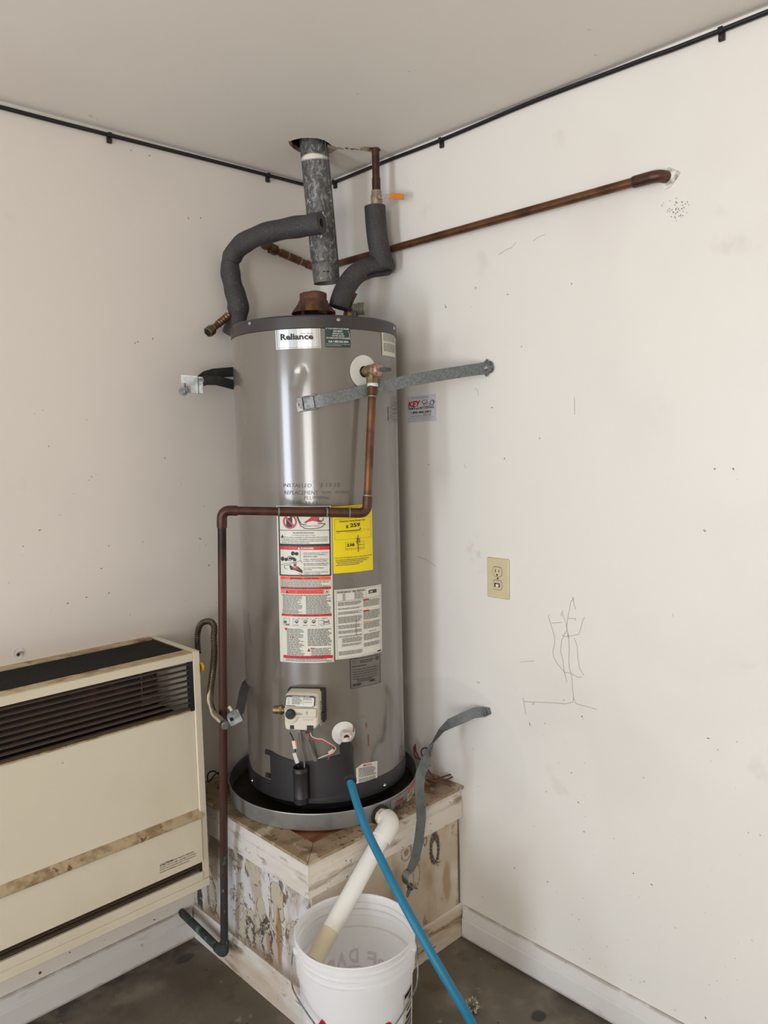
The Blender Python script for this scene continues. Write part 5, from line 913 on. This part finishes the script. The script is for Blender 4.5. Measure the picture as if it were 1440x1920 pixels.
# ------------------------------------------------------------------ wall furnace
wf_ = thing('wall_heater', (-1.1, -.13, .308), 'cream gas wall heater with brown louvres hung on the left wall', 'heater')
XR, XL, YF, ZB, ZTp = -.6845, -1.62, -.256, .308, .9915
XS = -.7065                                                      # seam of the right end cap
gz0, gz1 = .826, .966; lz0, lz1 = .358, .3885
mb = MB(); mb.box(XL, XS, YF, YF+.012, gz1, ZTp-.002); obj('top_rail', mb, m_cream, wf_, bevel=.0015)
mb = MB(); mb.box(XS+.0006, XR, YF, 0, ZB+.024, ZTp); obj('end_cap', mb, m_cream, wf_, bevel=.002)
mb = MB(); mb.prism([V((XL, YF, ZB)), V((XR, YF, ZB)), V((XR, YF, ZB+.0236)), V((XS, YF, ZB+.0236)), V((XL, YF, ZB+.0236))], (0, .02, 0)).box(XL, XR, YF+.02, 0, ZB, ZB+.004); obj('bottom_rail', mb, m_cream, wf_, bevel=.0012)
obj('upper_panel', MB().box(XL, XS, YF+.006, YF+.016, .540, gz0), m_cream, wf_, bevel=.001)
obj('lower_panel', MB().box(XL, XS, YF-.006, YF+.006, lz1, .519).box(XL, XS, YF-.002, YF+.008, ZB+.0252, lz0), m_cream, wf_, bevel=.001)
obj('ledge', MB().prism([V((XS+.004, YF+.008, .541)), V((XS+.004, YF-.012, .522)), V((XS+.004, YF-.012, .518)), V((XS+.004, YF+.008, .518))], (XL-XS, 0, 0)), m_dusty, wf_, smooth=False)
tx1, ty0, ty1 = -.7085, -.2175, -.0335
mb = MB(); mb.box(XL, XS, YF, ty0, ZTp-.003, ZTp).box(tx1, XS+.0005, ty0, ty1, ZTp-.003, ZTp).box(XL, XS, ty1, 0, ZTp-.003, ZTp+.001); obj('top_rim', mb, m_creamrust, wf_, smooth=False)
obj('back_plate', MB().box(XL, XR-.001, -.004, 0, ZB, ZTp-.004), m_cream, wf_, smooth=False)
obj('firebox', MB().box(XL, -.81, -.15, -.02, .40, .93).box(XL, XS-.002, -.20, -.05, .43, .8), m_innards, wf_, smooth=False)
obj('side_screen', MB().box(XS-.004, XS-.002, YF+.02, -.02, .8, .98), m_mesh, wf_, smooth=False)
obj('inner_liner', MB().box(-.84, XS-.004, -.045, -.04, .80, .985), m_mesh, wf_, smooth=False)
for k in range(14):
    xx = -.755+k*.0034; obj('screen_slot', MB().box(xx, xx+.0016, -.046, -.0452, .83, .96), m_void, wf_, smooth=False)
first = None
for k in range(15):                                              # thin bars of the top grille
    yb = ty0+.006+(ty1-ty0-.012)*k/14
    if first is None: first = obj('top_bar', MB().box(XL, tx1, -.0018, .0018, -.009, 0), m_grilletop, wf_, smooth=False); base = V(ORG['wall_heater']); first.location = V((base.x*0, yb, ZTp-.002)); 
    else: c_ = first.copy(); COL.objects.link(c_); c_.location = V((0, yb, ZTp-.002)); c_.parent = wf_
obj('top_grille_frame', MB().box(tx1-.004, tx1, ty0, ty1, ZTp-.012, ZTp-.0005), m_grilletop, wf_, smooth=False)
f2 = None
for k in range(9):                                               # front louvres
    zz = gz0+.010+(gz1-gz0-.016)*k/8
    if f2 is None: f2 = obj('louvre', MB().prism([V((XL, -.001, -.003)), V((XL, .007, .0005)), V((XL, .007, .0015)), V((XL, -.001, -.0012)), ], (XS-.006-XL, 0, 0)), m_grille, wf_, smooth=False); f2.location = (0, YF+.003, zz)
    else: c_ = f2.copy(); COL.objects.link(c_); c_.location = (0, YF+.003, zz); c_.parent = wf_
obj('louvre_frame', MB().box(XS-.012, XS, YF+.001, YF+.016, gz0, gz1), m_black, wf_, smooth=False); obj('louvre_frame', MB().box(XL, XS, YF+.003, YF+.012, gz0-.001, gz0+.003), m_dusty, wf_, smooth=False)
for k in range(2):
    c_ = f2.copy(); COL.objects.link(c_); c_.location = (0, YF+.002, lz0+.009+.012*k); c_.parent = wf_
obj('louvre_frame', MB().box(XS-.007, XS, YF+.001, YF+.014, lz0, lz1), m_black, wf_, smooth=False)
obj('shadow_box', MB().box(XL, XS, YF+.03, YF+.034, lz0-.01, lz1+.01), m_innards, wf_, smooth=False)
cl = Lab(flatmap((-0.8400, -0.2620, 0.4332), (-0.7248, -0.2620, 0.4327), (-0.7262, -0.2620, 0.4035), (-0.8415, -0.2620, 0.4066), (0, -1, 0)), dict(i=m_ink, p=m_cream), 1)
cl.text('CAUTION', .02, -.03, .37, .22, 'i', 1, .03).text('HOT WHILE IN OPERATION.', .40, .04, .92, .20, 'i', 1).text('DO NOT TOUCH. KEEP CHILDREN, CLOTHING,', .02, .30, .98, .45, 'i', 1).text('FURNITURE, GASOLINE AND OTHER LIQUIDS', .02, .53, .97, .68, 'i', 1).text('HAVING FLAMMABLE VAPORS AWAY.', .02, .77, .80, .92, 'i', 1)
cl.make('caution_label', wf_)
yk = V((-0.6760, -0.2520, 0.9430)); obj('yellow_cap', MB().lathe(V((XR-.001, yk.y, yk.z)), (1, 0, 0), [(.014, 0), (.014, .008), (.010, .012), (.0001, .012)], 16), m_yellow, wf_, label='yellow plastic cap on the right end')

# ------------------------------------------------------------------ outlet
ol = thing('wall_outlet', (0, -.769, 1.157), 'beige duplex wall outlet on the right wall above scribbles', 'outlet')
oy0, oy1, oz0, oz1 = -.808, -.7295, 1.0985, 1.2155; oc = (oy0+oy1)/2
obj('cover_plate', MB().box(-.006, 0, oy0, oy1, oz0, oz1), m_beige, ol, bevel=.003)
for s_ in (1, -1):
    zc = 1.157+s_*.0195; pts = []
    for i in range(24):
        a = 2*math.pi*i/24; pts.append(V((-.006, oc+.0165*math.cos(a), zc+max(-.0135, min(.0135, .0175*math.sin(a))))))
    rim = obj('receptacle_gap', MB().prism([V((-.0058, p.y+(p.y-oc)*.07+.0006, p.z+(p.z-zc)*.08)) for p in pts], (-.0005, 0, 0)), m_void, ol, smooth=False)
    rc = obj('receptacle', MB().prism(pts, (-.0022, 0, 0)), m_beige, ol, bevel=.0006)
    if s_ == 1:
        obj('slots', MB().box(-.0087, -.008, oc+.0055, oc+.0075, zc-.002, zc+.007).box(-.0087, -.008, oc-.0075, oc-.0055, zc-.001, zc+.006).lathe((-.0087, oc, zc-.009), (1, 0, 0), [(.0001, 0), (.0028, 0)], 10), m_void, rc, smooth=False)
    else:
        obj('slot_frame', MB().box(-.0088, -.008, oc-.0095, oc+.0105, zc-.006, zc+.006), m_brass_dk, rc, smooth=False); obj('white_insert', MB().box(-.0096, -.0085, oc-.005, oc+.005, zc-.005, zc+.003), m_white, rc, smooth=False)
obj('screw', MB().lathe((-.006, oc, 1.157), (-1, 0, 0), [(.0032, 0), (.0028, .001), (.0001, .0012)], 10), m_brass_dk, ol)

# ------------------------------------------------------------------ pest control card
cd = Lab(flatmap((0.0000, -0.4128, 1.6966), (0.0000, -0.5345, 1.6987), (0.0000, -0.5359, 1.6164), (0.0000, -0.4140, 1.6138), (-1, 0, 0)), dict(paper=mat('card_paper', (204, 204, 208), .4), ink=m_ink, red=m_red, grey=m_grey), 1)
cd.rect(0, 0, 1, 1, 'paper', 0)
cd.text('This structure was inspected by', .17, .065, .77, .11, 'ink', 2).text('KEY', .03, .20, .48, .42, 'red', 2, .035, .25).text('TERMITE and PEST CONTROL', .02, .44, .94, .52, 'ink', 2, .03, .2).text('1.805.466.2451', .12, .585, .83, .675, 'ink', 2, .03).text('EVER TESTED on', .12, .75, .52, .785, 'ink', 2).text('2-9-16', .55, .70, .82, .775, 'ink', 2, 0, .2).rect(.54, .785, .83, .79, 'ink', 1).text('Do not remove this tag by order of the state of Calif.', .04, .835, .93, .868, 'ink', 2).text('Call back for a check if infested. Day', .13, .91, .84, .935, 'grey', 2)
cd.ring(.62, .26, .10, .07, .16, 'ink').ring(.69, .37, .115, .07, .14, 'ink').ring(.88, .31, .065, .10, .2, 'ink').ring(.93, .28, .03, .05, .35, 'ink').stroke([(.56, .3), (.60, .35), (.70, .36)], .012, 'ink')
cdo = cd.make('inspection_card'); cdo['label'] = 'white pest control card with red lettering under the strap on right wall'; cdo['category'] = 'card'

# ------------------------------------------------------------------ black cable and its clips
cab = obj('cable', MB().tube(smoothpath([(-1.75, -.007, 2.424), (-1.03, -.007, 2.4225), (-.75, -.007, 2.424), (-.45, -.007, 2.427), (-.21, -.007, 2.4285), (-.03, -.007, 2.430), (-.007, -.03, 2.429), (-.007, -.126, 2.426), (-.007, -.35, 2.428), (-.007, -.5785, 2.4265), (-.007, -.9, 2.432), (-.007, -1.2, 2.428), (-.007, -1.39, 2.425), (-.007, -2.2, 2.43)], 6), .0055, 10), m_cable, loc=(0, 0, 2.42))
cab['label'] = 'black cable running along the wall tops under the ceiling'; cab['category'] = 'cable'
for c_, dr, out, lab_ in ((((-0.7481, 0.0000, 2.4220)[0], 0, 2.421), (1, 0, 0), (0, -1, 0), 'black cable clip on left wall, leftmost in the photo'), (((-0.2124, 0.0000, 2.4279)[0], 0, 2.4255), (1, 0, 0), (0, -1, 0), 'black cable clip on left wall just left of flue pipe'), ((0, (0.0000, -0.0988, 2.4285)[1], 2.4245), (0, 1, 0), (-1, 0, 0), 'black cable clip by the room corner right of flue pipe'), ((0, -.5785, 2.4235), (0, 1, 0), (-1, 0, 0), 'black cable clip on right wall above the long copper pipe'), ((0, -1.39, 2.422), (0, 1, 0), (-1, 0, 0), 'black cable clip at the far right end of the cable')):
    c_, dr, out = V(c_), V(dr), V(out)
    ck = thing('cable_clip', c_, lab_, 'clip', group='cable clips along the ceiling line')
    obj('clip_body', MB().obox(c_+out*.004+V((0, 0, -.009)), dr*.0065, out*.004, V((0, 0, .009))).obox(c_+out*.0135+V((0, 0, .003)), dr*.0055, out*.0012, V((0, 0, .006))), m_cable, ck, bevel=.001)
    obj('clip_screw', MB().lathe(c_+out*.008+V((0, 0, -.012)), out, [(.0042, 0), (.0038, .0015), (.0001, .002)], 10), m_copper, ck)

# ------------------------------------------------------------------ loose wires on the stand, foil on the floor
bwp = smoothpath([(-0.0382, -0.4534, 0.5849), (-0.0575, -0.4786, 0.5695), (-0.0674, -0.5131, 0.5511), (-0.0670, -0.5441, 0.5291), (-0.0569, -0.5568, 0.5056), (-0.0769, -0.5660, 0.5014), (-0.0831, -0.5450, 0.5106), (-0.0761, -0.5655, 0.5112), (-0.0330, -0.5798, 0.5049), (0.0214, -0.5764, 0.5034), (0.0242, -0.5785, 0.5084), (0.0020, -0.5711, 0.5081), (-0.0373, -0.5614, 0.5075), (-0.0765, -0.5522, 0.5038), (-0.0669, -0.5882, 0.5118), (-0.0532, -0.6021, 0.5048), (-0.0479, -0.6148, 0.5002)], 6)
bw_ = obj('wire_coil', MB().tube(bwp, .0026, 6).tube(smoothpath([(-0.0481, -0.4582, 0.5821), (-0.0667, -0.4849, 0.5601), (-0.0571, -0.5220, 0.5592), (-0.0328, -0.5157, 0.5725), (-0.0283, -0.4910, 0.5817), (-0.0459, -0.4888, 0.5759), (-0.0570, -0.5081, 0.5603), (-0.0584, -0.5365, 0.5448)], 6), .0026, 6), m_brownwire, loc=(-.06, -.45, .49))
bw_['label'] = 'loops of thin brown wire lying on the stand by right wall'; bw_['category'] = 'wire'
bl_ = obj('wire_loop', MB().tube(smoothpath([(-0.5416, -0.0893, 0.5377), (-0.5453, -0.0711, 0.5438), (-0.5564, -0.0609, 0.5408), (-0.5722, -0.0741, 0.5362), (-0.5811, -0.0944, 0.5283), (-0.5732, -0.1007, 0.5379), (-0.5562, -0.1016, 0.5496), (-0.5291, -0.1005, 0.5440)], 6), .0024, 6), m_black, loc=(-.56, -.15, .49))
bl_['label'] = 'dark wire loop on the stand between wall heater and copper pipe'; bl_['category'] = 'wire'
bm = bmesh.new(); bmesh.ops.create_icosphere(bm, subdivisions=4, radius=1); fm = MB(); fc = V((-0.2420, -0.8487, 0.0180))
for v in bm.verts:
    p = v.co; k_ = .75+.6*noise.noise(p*3.4+V((3, 1, 7)))+.5*noise.noise(p*8.3); p2_ = p*k_; fm.v.append(fc+V((p2_.x*.022, p2_.y*.022, max(-.0175, p2_.z*.018))))
bm.verts.index_update(); fm.f = [[v.index for v in f.verts] for f in bm.faces]; fm.m = [0]*len(fm.f); bm.free()
fo_ = obj('crumpled_foil', fm, mat('crumpled_foil', (170, 164, 152), .28, .8), loc=(fc.x, fc.y, 0), smooth=False); fo_['label'] = 'small crumpled silver foil scrap on floor behind the hose'; fo_['category'] = 'scrap'
